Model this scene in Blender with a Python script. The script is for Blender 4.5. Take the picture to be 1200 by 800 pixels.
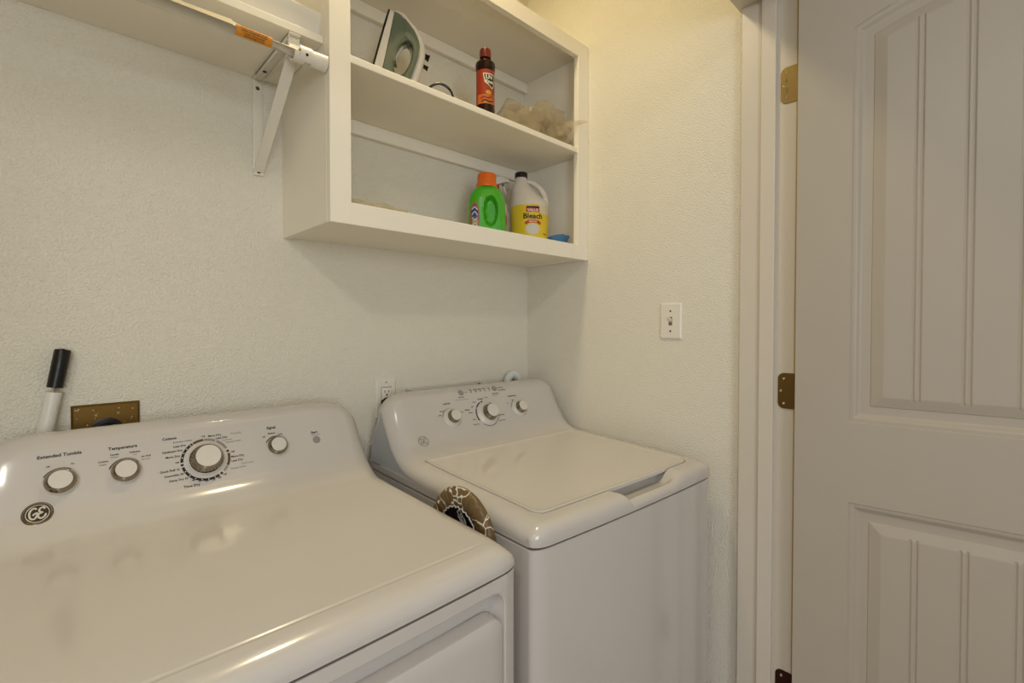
import bpy, bmesh, math, random
import numpy as np
from mathutils import Vector, Matrix, noise as mnoise

for o in list(bpy.data.objects): bpy.data.objects.remove(o)
SC = bpy.context.scene
COL = SC.collection
R = math.radians

# ---------------------------------------------------------------- camera
cam = bpy.data.cameras.new('camera'); camo = bpy.data.objects.new('camera', cam); COL.objects.link(camo)
cam.sensor_width = 36.0; cam.lens = 560.0/1200*36.0
cam.clip_start = 0.02
camo.location = (-1.34, -1.31, 1.26)
camo.rotation_euler = (R(90) - math.atan(0.0175), 0, R(46.2 - 90))
cam.shift_y = -(400 - 390.8)/1200.0
SC.camera = camo

# ---------------------------------------------------------------- world, lights, exposure
w = bpy.data.worlds.new('world'); SC.world = w; w.use_nodes = True
w.node_tree.nodes['Background'].inputs[0].default_value = (0.80, 0.86, 1.0, 1)
w.node_tree.nodes['Background'].inputs[1].default_value = 0.8
def area(name, loc, size, power, col, rot=(0, 0, 0), size_y=None):
    l = bpy.data.lights.new(name, 'AREA'); l.energy = power; l.color = col; l.size = size
    if size_y: l.shape = 'RECTANGLE'; l.size_y = size_y
    else: l.shape = 'DISK'
    o = bpy.data.objects.new(name, l); COL.objects.link(o); o.location = loc; o.rotation_euler = rot
    return o
area('closet_ceiling_light', (-0.72, -0.40, 2.60), 0.16, 6.5, (1.0, 0.84, 0.52))
area('hall_ceiling_light', (-2.20, -1.86, 2.52), 0.28, 13.5, (1.0, 0.94, 0.84))
area('hall_fill_light', (-2.05, -3.52, 1.50), 1.1, 27.0, (0.88, 0.94, 1.0), (R(90), 0, 0), 1.1)  # unseen daylight-toned fill, added to lift the back wall and cabinet
SC.view_settings.view_transform = 'Standard'; SC.view_settings.look = 'None'
SC.view_settings.gamma = 1.0; SC.view_settings.use_curve_mapping = False
SC.view_settings.exposure = 0.06

# ---------------------------------------------------------------- helpers
def s2l(c):
    return tuple(((x/255.0)/12.92 if x/255.0 <= 0.04045 else ((x/255.0+0.055)/1.055)**2.4) for x in c)
MATS = {}
def mat(name, rgb, rough=0.5, metal=0.0, bump=None, coat=0.0, trans=0.0, ior=1.45, var=0.0, spec=None, alpha=1.0):
    if name in MATS: return MATS[name]
    m = bpy.data.materials.new(name); m.use_nodes = True; nt = m.node_tree; b = nt.nodes['Principled BSDF']
    c = s2l(rgb)
    b.inputs['Base Color'].default_value = (*c, 1); b.inputs['Roughness'].default_value = rough
    b.inputs['Metallic'].default_value = metal; b.inputs['Coat Weight'].default_value = coat
    b.inputs['Coat Roughness'].default_value = 0.08
    b.inputs['Transmission Weight'].default_value = trans; b.inputs['IOR'].default_value = ior
    b.inputs['Alpha'].default_value = alpha
    if spec is not None: b.inputs['Specular IOR Level'].default_value = spec
    tc = nt.nodes.new('ShaderNodeTexCoord')
    n = nt.nodes.new('ShaderNodeTexNoise'); n.inputs['Scale'].default_value = 6; n.inputs['Detail'].default_value = 4
    nt.links.new(tc.outputs['Object'], n.inputs['Vector'])
    if var <= 0: var = 0.02
    mx = nt.nodes.new('ShaderNodeMix'); mx.data_type = 'RGBA'
    mx.inputs[6].default_value = (*[x*(1-var) for x in c], 1); mx.inputs[7].default_value = (*[min(1, x*(1+var)) for x in c], 1)
    nt.links.new(n.outputs['Fac'], mx.inputs[0]); nt.links.new(mx.outputs[2], b.inputs['Base Color'])
    if bump:
        sc, st, det, dist = bump
        n2 = nt.nodes.new('ShaderNodeTexNoise'); n2.inputs['Scale'].default_value = sc; n2.inputs['Detail'].default_value = det
        nt.links.new(tc.outputs['Object'], n2.inputs['Vector'])
        bp = nt.nodes.new('ShaderNodeBump'); bp.inputs['Strength'].default_value = st; bp.inputs['Distance'].default_value = dist
        nt.links.new(n2.outputs['Fac'], bp.inputs['Height']); nt.links.new(bp.outputs['Normal'], b.inputs['Normal'])
    MATS[name] = m; return m
M_wall = mat('wall_paint', (235, 229, 212), 0.62, bump=(240, 0.9, 2, 0.0045), var=0.015)
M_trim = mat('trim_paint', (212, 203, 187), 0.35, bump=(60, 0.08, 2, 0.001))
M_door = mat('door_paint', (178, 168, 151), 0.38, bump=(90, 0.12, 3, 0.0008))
M_cab = mat('cabinet_paint', (244, 237, 220), 0.42, bump=(70, 0.12, 3, 0.001))
M_app = mat('white_enamel', (203, 197, 190), 0.16, coat=0.4)
M_appside = mat('grey_white_enamel', (196, 197, 198), 0.3)
M_lid = mat('lid_enamel', (210, 204, 196), 0.13, coat=0.5)
M_plastic = mat('white_plastic', (214, 209, 199), 0.28)
M_chrome = mat('chrome', (150, 140, 124), 0.07, metal=1.0)
M_black = mat('black_plastic', (14, 13, 14), 0.35)
M_ink = mat('black_print', (28, 26, 26), 0.5)
M_grey = mat('grey_print', (140, 136, 128), 0.5)
M_blue = mat('blue_print', (60, 80, 120), 0.5)
M_ledgrey = mat('grey_button', (146, 142, 134), 0.4)
M_clear_white = mat('bright_white_plastic', (228, 224, 215), 0.3)
M_dark = mat('dark_gap', (30, 28, 27), 0.8)
M_brass = mat('antique_brass', (150, 126, 72), 0.45, metal=0.6, var=0.30, bump=(40, .2, 3, .001))
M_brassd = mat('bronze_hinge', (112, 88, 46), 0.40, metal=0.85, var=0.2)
M_screw = mat('screw_metal', (190, 180, 155), 0.3, metal=1.0)
M_floor = mat('floor_vinyl', (150, 130, 108), 0.5, var=0.1)

def mesh_obj(name, verts, faces, m, parent=None, smooth=35, mats=None, fm=None):
    me = bpy.data.meshes.new(name); me.from_pydata([tuple(map(float, v)) for v in verts], [], [tuple(int(i) for i in f) for f in faces])
    me.validate(); me.update()
    for mm in (mats or [m]): me.materials.append(mm)
    if fm is not None and len(fm) == len(me.polygons): me.polygons.foreach_set('material_index', fm)
    o = bpy.data.objects.new(name, me); COL.objects.link(o)
    if smooth:
        me.polygons.foreach_set('use_smooth', [True]*len(me.polygons)); me.set_sharp_from_angle(angle=R(smooth))
    if parent: o.parent = parent
    return o
def bm_obj(name, bm, m, parent=None, smooth=35, mats=None):
    bmesh.ops.recalc_face_normals(bm, faces=bm.faces)
    me = bpy.data.meshes.new(name); bm.to_mesh(me); bm.free()
    for mm in (mats or [m]): me.materials.append(mm)
    o = bpy.data.objects.new(name, me); COL.objects.link(o)
    if smooth:
        me.polygons.foreach_set('use_smooth', [True]*len(me.polygons)); me.set_sharp_from_angle(angle=R(smooth))
    if parent: o.parent = parent
    return o
def add_box(bm, a, b, bev=0.0, seg=2, mi=0):
    lo = [min(a[i], b[i]) for i in range(3)]; hi = [max(a[i], b[i]) for i in range(3)]
    vs = [bm.verts.new((x, y, z)) for x in (lo[0], hi[0]) for y in (lo[1], hi[1]) for z in (lo[2], hi[2])]
    fs = [bm.faces.new([vs[i] for i in f]) for f in ((0,1,3,2),(4,6,7,5),(0,4,5,1),(2,3,7,6),(0,2,6,4),(1,5,7,3))]
    for f in fs: f.material_index = mi
    if bev > 0:
        es = list({e for f in fs for e in f.edges})
        r = bmesh.ops.bevel(bm, geom=es, offset=bev, segments=seg, affect='EDGES', profile=0.5)
        for f in r['faces']: f.material_index = mi
def box(name, a, b, m, parent=None, bev=0.0015):
    bm = bmesh.new(); add_box(bm, a, b, bev); return bm_obj(name, bm, m, parent, smooth=0)
def frame_for(d):
    d = Vector(d).normalized(); up = Vector((0, 0, 1)) if abs(d.z) < 0.95 else Vector((1, 0, 0))
    x = d.cross(up).normalized(); return x, x.cross(d).normalized()
def add_tube(bm, pts, r, n=12, cap=True, mi=0):
    pts = [Vector(p) for p in pts]; rs = r if isinstance(r, (list, tuple)) else [r]*len(pts); rings = []
    x0 = None
    for i, p in enumerate(pts):
        d = (pts[min(i+1, len(pts)-1)] - pts[max(i-1, 0)]).normalized()
        if x0 is None: x, y = frame_for(d)
        else:
            x = (x0 - d*x0.dot(d)).normalized(); y = d.cross(x)
        x0 = x
        rings.append([bm.verts.new(p + (x*math.cos(2*math.pi*k/n) + y*math.sin(2*math.pi*k/n))*rs[i]) for k in range(n)])
    for a, b in zip(rings, rings[1:]):
        for k in range(n):
            f = bm.faces.new((a[k], a[(k+1) % n], b[(k+1) % n], b[k])); f.material_index = mi
    if cap:
        for rr in (rings[0], rings[-1]):
            f = bm.faces.new(rr); f.material_index = mi
def add_lathe(bm, prof, o=(0, 0, 0), ax=(0, 0, 1), n=32, mi=0, sx=1.0, sy=1.0):
    o = Vector(o); ax = Vector(ax).normalized(); x, y = frame_for(ax); rings = []
    for r, h in prof:
        if r < 1e-6: rings.append([bm.verts.new(o + ax*h)])
        else: rings.append([bm.verts.new(o + ax*h + x*(r*sx*math.cos(2*math.pi*k/n)) + y*(r*sy*math.sin(2*math.pi*k/n))) for k in range(n)])
    for a, b in zip(rings, rings[1:]):
        for k in range(n):
            if len(a) == 1 and len(b) == 1: continue
            if len(a) == 1: f = bm.faces.new((a[0], b[(k+1) % n], b[k]))
            elif len(b) == 1: f = bm.faces.new((a[k], a[(k+1) % n], b[0]))
            else: f = bm.faces.new((a[k], a[(k+1) % n], b[(k+1) % n], b[k]))
            f.material_index = mi
def lathe(name, prof, o, ax, m, parent=None, n=32, ang=35, **k):
    bm = bmesh.new(); add_lathe(bm, prof, o, ax, n, **k); return bm_obj(name, bm, m, parent, smooth=ang)
def thing(name, label, cat, loc=(0, 0, 0), rotz=0, group=None):
    o = bpy.data.objects.new(name, None); COL.objects.link(o); o.location = loc; o.rotation_euler = (0, 0, rotz)
    o.empty_display_size = 0.05
    o['label'] = label; o['category'] = cat
    if group: o['group'] = group
    return o
def tag(o, label, cat, group=None):
    o['label'] = label; o['category'] = cat
    if group: o['group'] = group
    return o
def struct(o): o['kind'] = 'structure'; return o
TXT = {}
def text2d(s, size, bold=False, align='CENTER', cw=1.0):
    """flat lettering as (verts2d, faces)"""
    key = (s, bold)
    if key not in TXT:
        c = bpy.data.curves.new('t', 'FONT'); c.body = s; c.size = 1.0; c.align_x = 'CENTER'; c.align_y = 'CENTER'; c.resolution_u = 2
        if bold: c.offset = 0.028
        o = bpy.data.objects.new('t', c); COL.objects.link(o)
        bpy.context.view_layer.update()
        me = bpy.data.meshes.new_from_object(o.evaluated_get(bpy.context.evaluated_depsgraph_get()))
        TXT[key] = ([(v.co.x, v.co.y) for v in me.vertices], [tuple(p.vertices) for p in me.polygons])
        bpy.data.objects.remove(o); bpy.data.curves.remove(c); bpy.data.meshes.remove(me)
    v, f = TXT[key]
    return [(x*size*cw, y*size) for x, y in v], f
def catmull(pts, n=8):
    pts = [np.array(p, float) for p in pts]; Q = [2*pts[0]-pts[1]]+pts+[2*pts[-1]-pts[-2]]; out = []
    for i in range(1, len(Q)-2):
        a, b, c, d = Q[i-1:i+3]
        t0 = 0; t1 = t0+np.linalg.norm(b-a)**.5; t2 = t1+np.linalg.norm(c-b)**.5; t3 = t2+np.linalg.norm(d-c)**.5
        for k in range(n):
            t = t1+(t2-t1)*k/n
            A1 = (t1-t)/(t1-t0)*a+(t-t0)/(t1-t0)*b; A2 = (t2-t)/(t2-t1)*b+(t-t1)/(t2-t1)*c; A3 = (t3-t)/(t3-t2)*c+(t-t2)/(t3-t2)*d
            B1 = (t2-t)/(t2-t0)*A1+(t-t0)/(t2-t0)*A2; B2 = (t3-t)/(t3-t1)*A2+(t-t1)/(t3-t1)*A3
            out.append((t2-t)/(t2-t1)*B1+(t-t1)/(t2-t1)*B2)
    out.append(pts[-1]); return np.array(out)
class Print:
    """collects flat print that is laid on a surface by a mapping fn(a,b)->xyz"""
    def __init__(s): s.v = []; s.f = []; s.m = []
    def add(s, v2, faces, fn, mi=0):
        o = len(s.v); s.v += [fn(a, b) for a, b in v2]; s.f += [tuple(i+o for i in f) for f in faces]; s.m += [mi]*len(faces)
    def text(s, t, size, fn, bold=False, mi=0, cw=1.0):
        v, f = text2d(t, size, bold, cw=cw); s.add(v, f, fn, mi)
    def poly(s, pts, fn, mi=0): s.add(pts, [tuple(range(len(pts)))], fn, mi)
    def polyx(s, pts, fn, mi=0, n=18):
        """convex patch cut into narrow upright strips so that it follows a curved surface"""
        x0 = min(p[0] for p in pts); x1 = max(p[0] for p in pts); v = []
        for k in range(n+1):
            x = x0 + (x1-x0)*min(max(k/n, 1e-4), 1-1e-4); ys = []
            for i in range(len(pts)):
                (ax, ay), (bx_, by) = pts[i], pts[(i+1) % len(pts)]
                if (ax-x)*(bx_-x) <= 0 and ax != bx_: ys.append(ay+(by-ay)*(x-ax)/(bx_-ax))
            v += [(x, min(ys)), (x, max(ys))]
        s.add(v, [(2*k, 2*k+2, 2*k+3, 2*k+1) for k in range(n)], fn, mi)
    def arc(s, r0, r1, a0, a1, fn, mi=0, n=24):
        v = []
        for k in range(n+1):
            a = a0 + (a1-a0)*k/n; v += [(r0*math.cos(a), r0*math.sin(a)), (r1*math.cos(a), r1*math.sin(a))]
        s.add(v, [(2*k, 2*k+1, 2*k+3, 2*k+2) for k in range(n)], fn, mi)
    def stroke(s, pts, wd, fn, mi=0):
        pts = [Vector(p) for p in pts]; v = []
        for i, p in enumerate(pts):
            d = (pts[min(i+1, len(pts)-1)] - pts[max(i-1, 0)]); d = d.normalized() if d.length else Vector((1, 0))
            n = Vector((-d.y, d.x))*wd/2; v += [tuple(p+n), tuple(p-n)]
        s.add(v, [(2*k, 2*k+1, 2*k+3, 2*k+2) for k in range(len(pts)-1)], fn, mi)
    def build(s, name, mats, parent): return mesh_obj(name, s.v, s.f, None, parent, smooth=0, mats=mats, fm=s.m)

# ---------------------------------------------------------------- the setting
CW = 1.83; YF = -0.80; YB = -0.95; HZ = 2.094; CH = 2.70
struct(box('floor', (-3.6, -4.0, -0.1), (1.0, 0.1, 0), M_floor, bev=0))
struct(box('wall_back', (-CW-0.1, 0, 0), (0.1, 0.1, CH), M_wall, bev=0))
struct(box('wall_right', (0, -0.95, 0), (0.10, 0, CH), M_wall, bev=0))
struct(box('wall_left', (-CW-0.1, -0.95, 0), (-CW, 0, CH), M_wall, bev=0))
struct(box('ceiling', (-3.6, -4.0, CH), (1.0, 0.1, CH+0.08), M_wall, bev=0))
bm = bmesh.new()
add_box(bm, (-CW, YF-0.006, HZ+0.018), (0, YB+0.006, CH))
add_box(bm, (0.10, YF-0.05, 0), (0.32, YB+0.006, CH)); add_box(bm, (-3.0, YF-0.05, 0), (-CW-0.1, YB+0.006, CH))
struct(bm_obj('wall_front', bm, M_wall, smooth=0))
struct(box('wall_hall', (0.32, -4.0, 0), (0.42, YB+0.02, CH), M_wall, bev=0))
# jamb with stop on the right side of the opening, head jamb, left jamb
bm = bmesh.new()
add_box(bm, (-0.018, YF-0.008, 0), (0.0, YB+0.006, HZ+0.018), 0.0015)
add_box(bm, (-0.021, YF-0.010, 0), (-0.016, YF-0.060, HZ), 0.0015)
struct(bm_obj('trim_1', bm, M_trim, smooth=0))
struct(box('trim_2', (-0.029, YF-0.061, 0), (-0.018, YF-0.096, HZ), M_trim, bev=0.002))
bm = bmesh.new()
add_box(bm, (-CW, YF, HZ), (0.0, YB, HZ+0.018), 0.0015)
add_box(bm, (-CW, YF-0.061, HZ-0.011), (-0.018, YF-0.096, HZ), 0.002)
struct(bm_obj('trim_3', bm, M_trim, smooth=0))
struct(box('trim_4', (-CW, YF, 0), (-CW+0.018, YB, HZ), M_trim))
bm = bmesh.new()
add_box(bm, (0.004, YB+0.004, 0), (0.066, YB-0.014, HZ+0.07), 0.003)
add_box(bm, (-CW-0.06, YB+0.004, HZ+0.008), (0.066, YB-0.014, HZ+0.07), 0.003)
add_box(bm, (-CW-0.06, YB+0.004, 0), (-CW-0.004, YB-0.014, HZ+0.07), 0.003)
struct(bm_obj('trim_5', bm, M_trim, smooth=0))
struct(box('gap_light_strip', (-0.0180, -0.9405, 0.0), (-0.0196, -0.9490, 2.085), mat('ochre_gap_light', (176, 152, 98), 0.6), bev=0.0004))  # warm light at the door gap, painted as an ochre strip along the jamb
# hall end wall behind the camera, its window made up to frame the fill light
bm = bmesh.new()
for a, b in (((-3.6, -3.72, 0), (-2.62, -3.62, CH)), ((-1.48, -3.72, 0), (1.0, -3.62, CH)), ((-2.62, -3.72, 0), (-1.48, -3.62, 0.93)), ((-2.62, -3.72, 2.07), (-1.48, -3.62, CH))): add_box(bm, a, b)
struct(bm_obj('wall_rear', bm, M_wall, smooth=0))
bm = bmesh.new()
for a, b in (((-2.64, -3.70, 0.91), (-1.46, -3.60, 0.95)), ((-2.64, -3.70, 2.05), (-1.46, -3.60, 2.09)), ((-2.64, -3.70, 0.95), (-2.60, -3.60, 2.05)), ((-1.50, -3.70, 0.95), (-1.46, -3.60, 2.05)), ((-2.06, -3.68, 0.95), (-2.03, -3.64, 2.05))): add_box(bm, a, b, 0.003)
struct(bm_obj('fill_light_frame', bm, M_trim, smooth=0))

# ---------------------------------------------------------------- the open door with moulded panels
DW, DH, DT = 0.762, 2.065, 0.035
door = bpy.data.objects.new('door_1', None); COL.objects.link(door); door['kind'] = 'structure'
door.location = (-0.0505, -0.952, 0.010); door.rotation_euler = (0, 0, R(-90+8))   # local x runs from the hinge edge to the free edge
def axis_grid(L, fine, cs, fs, fr):
    out = [0.0]; x = 0.0
    while x < L:
        st = fs if any(a <= x+1e-9 < b for a, b in fine) else cs
        nx = x + st
        for a, b in fine:
            if x < a < nx: nx = a
        x = min(nx, L); out.append(x)
    return out
px0, px1 = 0.108, DW-0.108
def step(t): t = max(0, min(1, t)); return t*t*(3-2*t)
def prof_h(t):
    if t <= 0: return 0.0
    if t < 0.0012: return -0.0028*t/0.0012
    if t < 0.007: return -0.0028
    if t < 0.020: return -0.0028 - 0.0067*step((t-0.007)/0.013)
    if t < 0.037: return -0.0095
    if t < 0.0382: return -0.0095 + 0.0016*(t-0.037)/0.0012
    if t < 0.060: return -0.0079 + 0.0064*(t-0.0382)/0.0218
    return -0.0015
GRV = [0.223, 0.302, 0.381, 0.460, 0.539]
def groove(d, t):
    if t < 0.056: return 0
    for g in GRV:
        for k in (-0.0055, 0.0055):
            q = abs(d-g-k)
            if q < 0.0028: return -0.0024*(1-q/0.0028)
        if abs(d-g) < 0.0055: return 0.0004
    return 0
def door_h(d, z):
    tx = min(d-px0, px1-d)
    # lower panel .23 .. .856 ; upper panel 1.041 .. arch
    z0 = z + 0.010
    t = min(tx, z0-0.24, 0.856-z0)
    if t > 0: return prof_h(t) + groove(d, t)
    q = (d-DW/2)/0.273; zt = 1.927 + 0.063*(1-q*q); sl = 2*0.063*abs(q)/0.273
    t = min(tx, z0-1.041, (zt-z0)/math.sqrt(1+sl*sl))
    if t > 0: return prof_h(t) + groove(d, t)
    return 0.0
fx = [(px0-0.002, px0+0.064), (px1-0.064, px1+0.003)] + [(g-0.010, g+0.010) for g in GRV]
fz = [(0.228, 0.296), (0.782, 0.850), (1.028, 1.098), (1.845, 1.99)]
gx = axis_grid(DW, fx, 0.009, 0.0013, 0); gz = axis_grid(DH, fz, 0.02, 0.0016, 0)
nx, nz = len(gx), len(gz)
V = [(x, -door_h(x, z), z) for z in gz for x in gx]
F = [(j*nx+i, j*nx+i+1, (j+1)*nx+i+1, (j+1)*nx+i) for j in range(nz-1) for i in range(nx-1)]
o = len(V); V += [(0, DT, 0), (DW, DT, 0), (DW, DT, DH), (0, DT, DH)]
# back and edges
F += [(o+1, o, o+3, o+2)]
F += [tuple([o, o+1] + [i for i in range(nx-1, -1, -1)])]
F += [tuple([o+2, o+3] + [(nz-1)*nx+i for i in range(nx)])]
F += [tuple([o+3, o] + [j*nx for j in range(nz)])]
F += [tuple([o+1, o+2] + [j*nx+nx-1 for j in range(nz-1, -1, -1)])]
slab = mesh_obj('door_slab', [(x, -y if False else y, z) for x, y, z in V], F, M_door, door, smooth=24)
doorM = Matrix.Translation(door.location) @ Matrix.Rotation(R(-82), 4, 'Z')
def hinge(zc, m, painted):
    bm = bmesh.new()
    y0, y1, hh, rr, x0 = -0.905, -0.951, 0.0445, 0.014, -0.018
    pts = []
    for cz, a0 in ((zc+hh-rr, 90), (zc-hh+rr, 0)):
        for k in range(7):
            a = R(a0 - 15*k); pts.append((y0 - rr + rr*math.cos(a), cz + rr*math.sin(a)))
    pts += [(y1, zc-hh), (y1, zc+hh)]
    f1 = [bm.verts.new((x0-0.0022, p[0], p[1])) for p in pts]; f0 = [bm.verts.new((x0+0.0005, p[0], p[1])) for p in pts]
    bm.faces.new(f1); bm.faces.new(f0[::-1])
    n = len(pts)
    for i in range(n): bm.faces.new((f1[i], f0[i], f0[(i+1) % n], f1[(i+1) % n]))
    add_tube(bm, [(-0.012, -0.958, zc-hh), (-0.012, -0.958, zc+hh)], 0.0058, 12)
    o = bm_obj('hinge', bm, m, door); o.matrix_parent_inverse = doorM.inverted()
    for dy, dz in ((-0.014, 0.031), (-0.007, 0.0), (-0.014, -0.031)):
        bm = bmesh.new(); add_lathe(bm, [(0.0, 0.0008), (0.0012, 0.0002), (0.0026, 0.0009), (0.0034, 0.0)], (x0-0.0022, y0+dy, zc+dz), (-1, 0, 0), 12)
        s = bm_obj('screw', bm, M_screw, o)
    if painted:
        P = Print(); P.text('6', 0.013, lambda a, b: (x0-0.0026, y0-0.013-a, zc+0.012+b)); P.text('S', 0.018, lambda a, b: (x0-0.0026, y0-0.014-a, zc-0.014+b))
        t = P.build('stamped_marks', [mat('stamp_grey', (112, 96, 64), 0.5)], o)
    return o
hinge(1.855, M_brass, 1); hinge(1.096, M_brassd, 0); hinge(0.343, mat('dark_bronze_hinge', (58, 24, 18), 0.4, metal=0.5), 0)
# hardware on the door's own hinge edge is hidden; round knob on the free edge, outside the frame
bm = bmesh.new(); add_lathe(bm, [(0, 0), (0.03, 0), (0.03, 0.006), (0.012, 0.012), (0.012, 0.035), (0.026, 0.045), (0.028, 0.058), (0.02, 0.068), (0, 0.07)], (DW-0.07, 0, 0.93), (0, -1, 0), 24)
bm_obj('door_knob', bm, M_brass, door)

# ---------------------------------------------------------------- open wall cabinet
Z0, Z1 = 1.484, 2.215
cab = thing('wall_cabinet', 'white painted open wall cabinet with two shelf spaces, fixed in the corner above the washer', 'cabinet', (0, 0, 0))
box('side_panel', (-0.907, 0, Z0+0.001), (-0.889, -0.2745, Z1), M_cab, cab)
box('side_panel', (-0.018, 0, Z0+0.001), (-0.0005, -0.2745, Z1), M_cab, cab)
box('bottom_panel', (-0.889, 0, Z0+0.004), (-0.018, -0.2745, 1.5325), M_cab, cab)
box('top_panel', (-0.889, 0, 2.185), (-0.018, -0.2745, 2.203), M_cab, cab)
box('cabinet_shelf', (-0.8885, 0, 1.842), (-0.0185, -0.2915, 1.859), M_cab, cab, bev=0.002)
bm = bmesh.new()
add_box(bm, (-0.907, -0.2745, Z0), (-0.859, -0.2935, Z1), 0.0012)
add_box(bm, (-0.056, -0.2745, Z0), (-0.0005, -0.2935, Z1), 0.0012)
add_box(bm, (-0.8592, -0.2745, Z0), (-0.0558, -0.2933, 1.533), 0.0012)
add_box(bm, (-0.8592, -0.2745, 2.165), (-0.0558, -0.2933, Z1), 0.0012)
bm_obj('face_frame', bm, M_cab, cab, smooth=0)
box('cleat', (-0.889, 0, 2.148), (-0.018, -0.018, 2.185), M_cab, cab, bev=0.003)
box('cleat', (-0.889, 0, 1.803), (-0.018, -0.018, 1.842), M_cab, cab, bev=0.003)

# ---------------------------------------------------------------- hanging shelf, rod, bracket
sh = box('hanging_shelf', (-CW+0.001, 0, 1.875), (-0.9075, -0.263, 1.891), M_cab, None, bev=0.0012)
tag(sh, 'long white painted board shelf running left from the wall cabinet above the clothes rod', 'shelf')
rod = thing('clothes_rod', 'white telescoping metal clothes rod with an orange warning sticker under the shelf front', 'rod', (-1.3, -0.276, 1.825))
def rel(o, L): return tuple(a-b for a, b in zip(L, o.location))
M_rod = mat('white_rod_enamel', (234, 228, 212), 0.25, coat=0.3)
ry, rz = -0.276, 1.825
bm = bmesh.new(); add_tube(bm, [rel(rod, (-CW+0.004, ry, rz)), rel(rod, (-1.090, ry, rz))], 0.0157, 28); bm_obj('outer_tube', bm, M_rod, rod)
bm = bmesh.new(); add_tube(bm, [rel(rod, (-1.092, ry, rz)), rel(rod, (-0.938, ry, rz))], 0.0137, 28); bm_obj('inner_tube', bm, M_rod, rod)
bm = bmesh.new(); add_lathe(bm, [(0.0136, 0), (0.0155, 0.0), (0.0165, 0.006), (0.0175, 0.028), (0.0182, 0.033), (0.0, 0.033)], rel(rod, (-0.942, ry, rz)), (1, 0, 0), 28); bm_obj('end_sleeve', bm, M_rod, rod)
M_orange = mat('orange_sticker', (214, 138, 34), 0.5)
P = Print()
def onrod(a, b, r=0.0138): # a along X, b around (0 = facing -y)
    th = b/r + R(-20)
    return rel(rod, (-1.052 + a, ry - r*math.cos(th), rz + r*math.sin(th)))
nb = 10
v2 = [(a, -0.0105+0.021*k/nb) for k in range(nb+1) for a in (-0.032, 0.032)]
P.add(v2, [(2*k, 2*k+1, 2*k+3, 2*k+2) for k in range(nb)], lambda a, b: onrod(a, b, 0.0141), 0)
for i, t in enumerate(('DO NOT EXTEND ROD BEYOND LIMIT', 'SUPPORT WITH BRACKET OR HOOK', 'AT EVERY 36 INCHES OF SPAN', 'AND FIX SECURELY TO STUD')):
    P.text(t, 0.0038, lambda a, b, i=i: onrod(a, 0.0066-0.0043*i+b, 0.0143), True, 1, cw=0.72)
st = P.build('warning_sticker', [M_orange, M_ink], rod); st['label'] = 'orange warning sticker with dark print'

br = thing('shelf_bracket', 'white stamped steel shelf and rod bracket screwed to the wall beside the cabinet', 'bracket', (-0.966, 0, 1.64))
bx = -0.966; hw = 0.0115
def R2(p): return rel(br, p)
bm = bmesh.new(); add_box(bm, R2((bx-hw, -0.0005, 1.638)), R2((bx+hw, -0.004, 1.870)), 0.001)
bm_obj('wall_plate', bm, M_rod, br)
bm = bmesh.new(); add_box(bm, R2((bx-hw, -0.0005, 1.8745)), R2((bx+hw, -0.262, 1.870)), 0.001)
add_box(bm, R2((bx-hw, -0.030, 1.874)), R2((bx-hw+0.002, -0.255, 1.862)), 0.0004); add_box(bm, R2((bx+hw-0.002, -0.030, 1.874)), R2((bx+hw, -0.255, 1.862)), 0.0004)
bm_obj('shelf_arm', bm, M_rod, br)
def strap(bm, pts, wd, th):
    """flat strap in the yz-plane, width along x"""
    pts = [Vector(p) for p in pts]; rows = []
    for i, p in enumerate(pts):
        d = (pts[min(i+1, len(pts)-1)] - pts[max(i-1, 0)]).normalized(); n = Vector((0, -d.z, d.y))*th/2
        rows.append([bm.verts.new(p+n+Vector((-wd, 0, 0))), bm.verts.new(p+n+Vector((wd, 0, 0))), bm.verts.new(p-n+Vector((wd, 0, 0))), bm.verts.new(p-n+Vector((-wd, 0, 0)))])
    for a, b in zip(rows, rows[1:]):
        for k in range(4): bm.faces.new((a[k], a[(k+1) % 4], b[(k+1) % 4], b[k]))
    bm.faces.new(rows[0]); bm.faces.new(rows[-1])
bm = bmesh.new(); strap(bm, [R2(p) for p in ((bx, -0.004, 1.640), (bx, -0.012, 1.646), (bx, -0.030, 1.664), (bx, -0.226, 1.818), (bx, -0.247, 1.842), (bx, -0.252, 1.868))], 0.0115, 0.003)
add_box(bm, R2((bx-hw, -0.002, 1.634)), R2((bx+hw, -0.007, 1.650)), 0.001)
bm_obj('brace', bm, M_rod, br)
# hook cradle round the rod
bm = bmesh.new()
pts = [(bx, -0.250, 1.868)] + [(bx, ry + 0.0162*math.cos(a), rz + 0.0162*math.sin(a)) for a in [R(30 - 12*k) for k in range(18)]]
strap(bm, [R2(p) for p in pts], 0.0115, 0.0028)
bm_obj('rod_hook', bm, M_rod, br)
# hook face plate that closes in front of the rod
bm = bmesh.new(); pts = [(bx+0.012, ry + 0.0176*math.cos(a), rz + 0.0176*math.sin(a)) for a in [R(100 + 10*k) for k in range(15)]]
strap(bm, [R2(p) for p in pts], 0.0125, 0.0024); bm_obj('rod_clamp', bm, M_rod, br)
for p, ax in (((bx, -0.0042, 1.850), (0, -1, 0)), ((bx, -0.0075, 1.643), (0, -1, 0)), ((bx, -0.06, 1.8695), (0, 0, -1))):
    lathe('screw', [(0, 0.0012), (0.002, 0.0016), (0.0042, 0.0006), (0.0048, 0)], R2(p), ax, M_brassd if p[2] == 1.850 else M_dark, br, 14)
a = R(195); lathe('screw', [(0, 0.0006), (0.0026, 0.0006), (0.003, 0)], R2((bx+0.012, ry+0.0189*math.cos(a), rz+0.0189*math.sin(a))), (0, math.cos(a), math.sin(a)), M_dark, br, 12)

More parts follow.
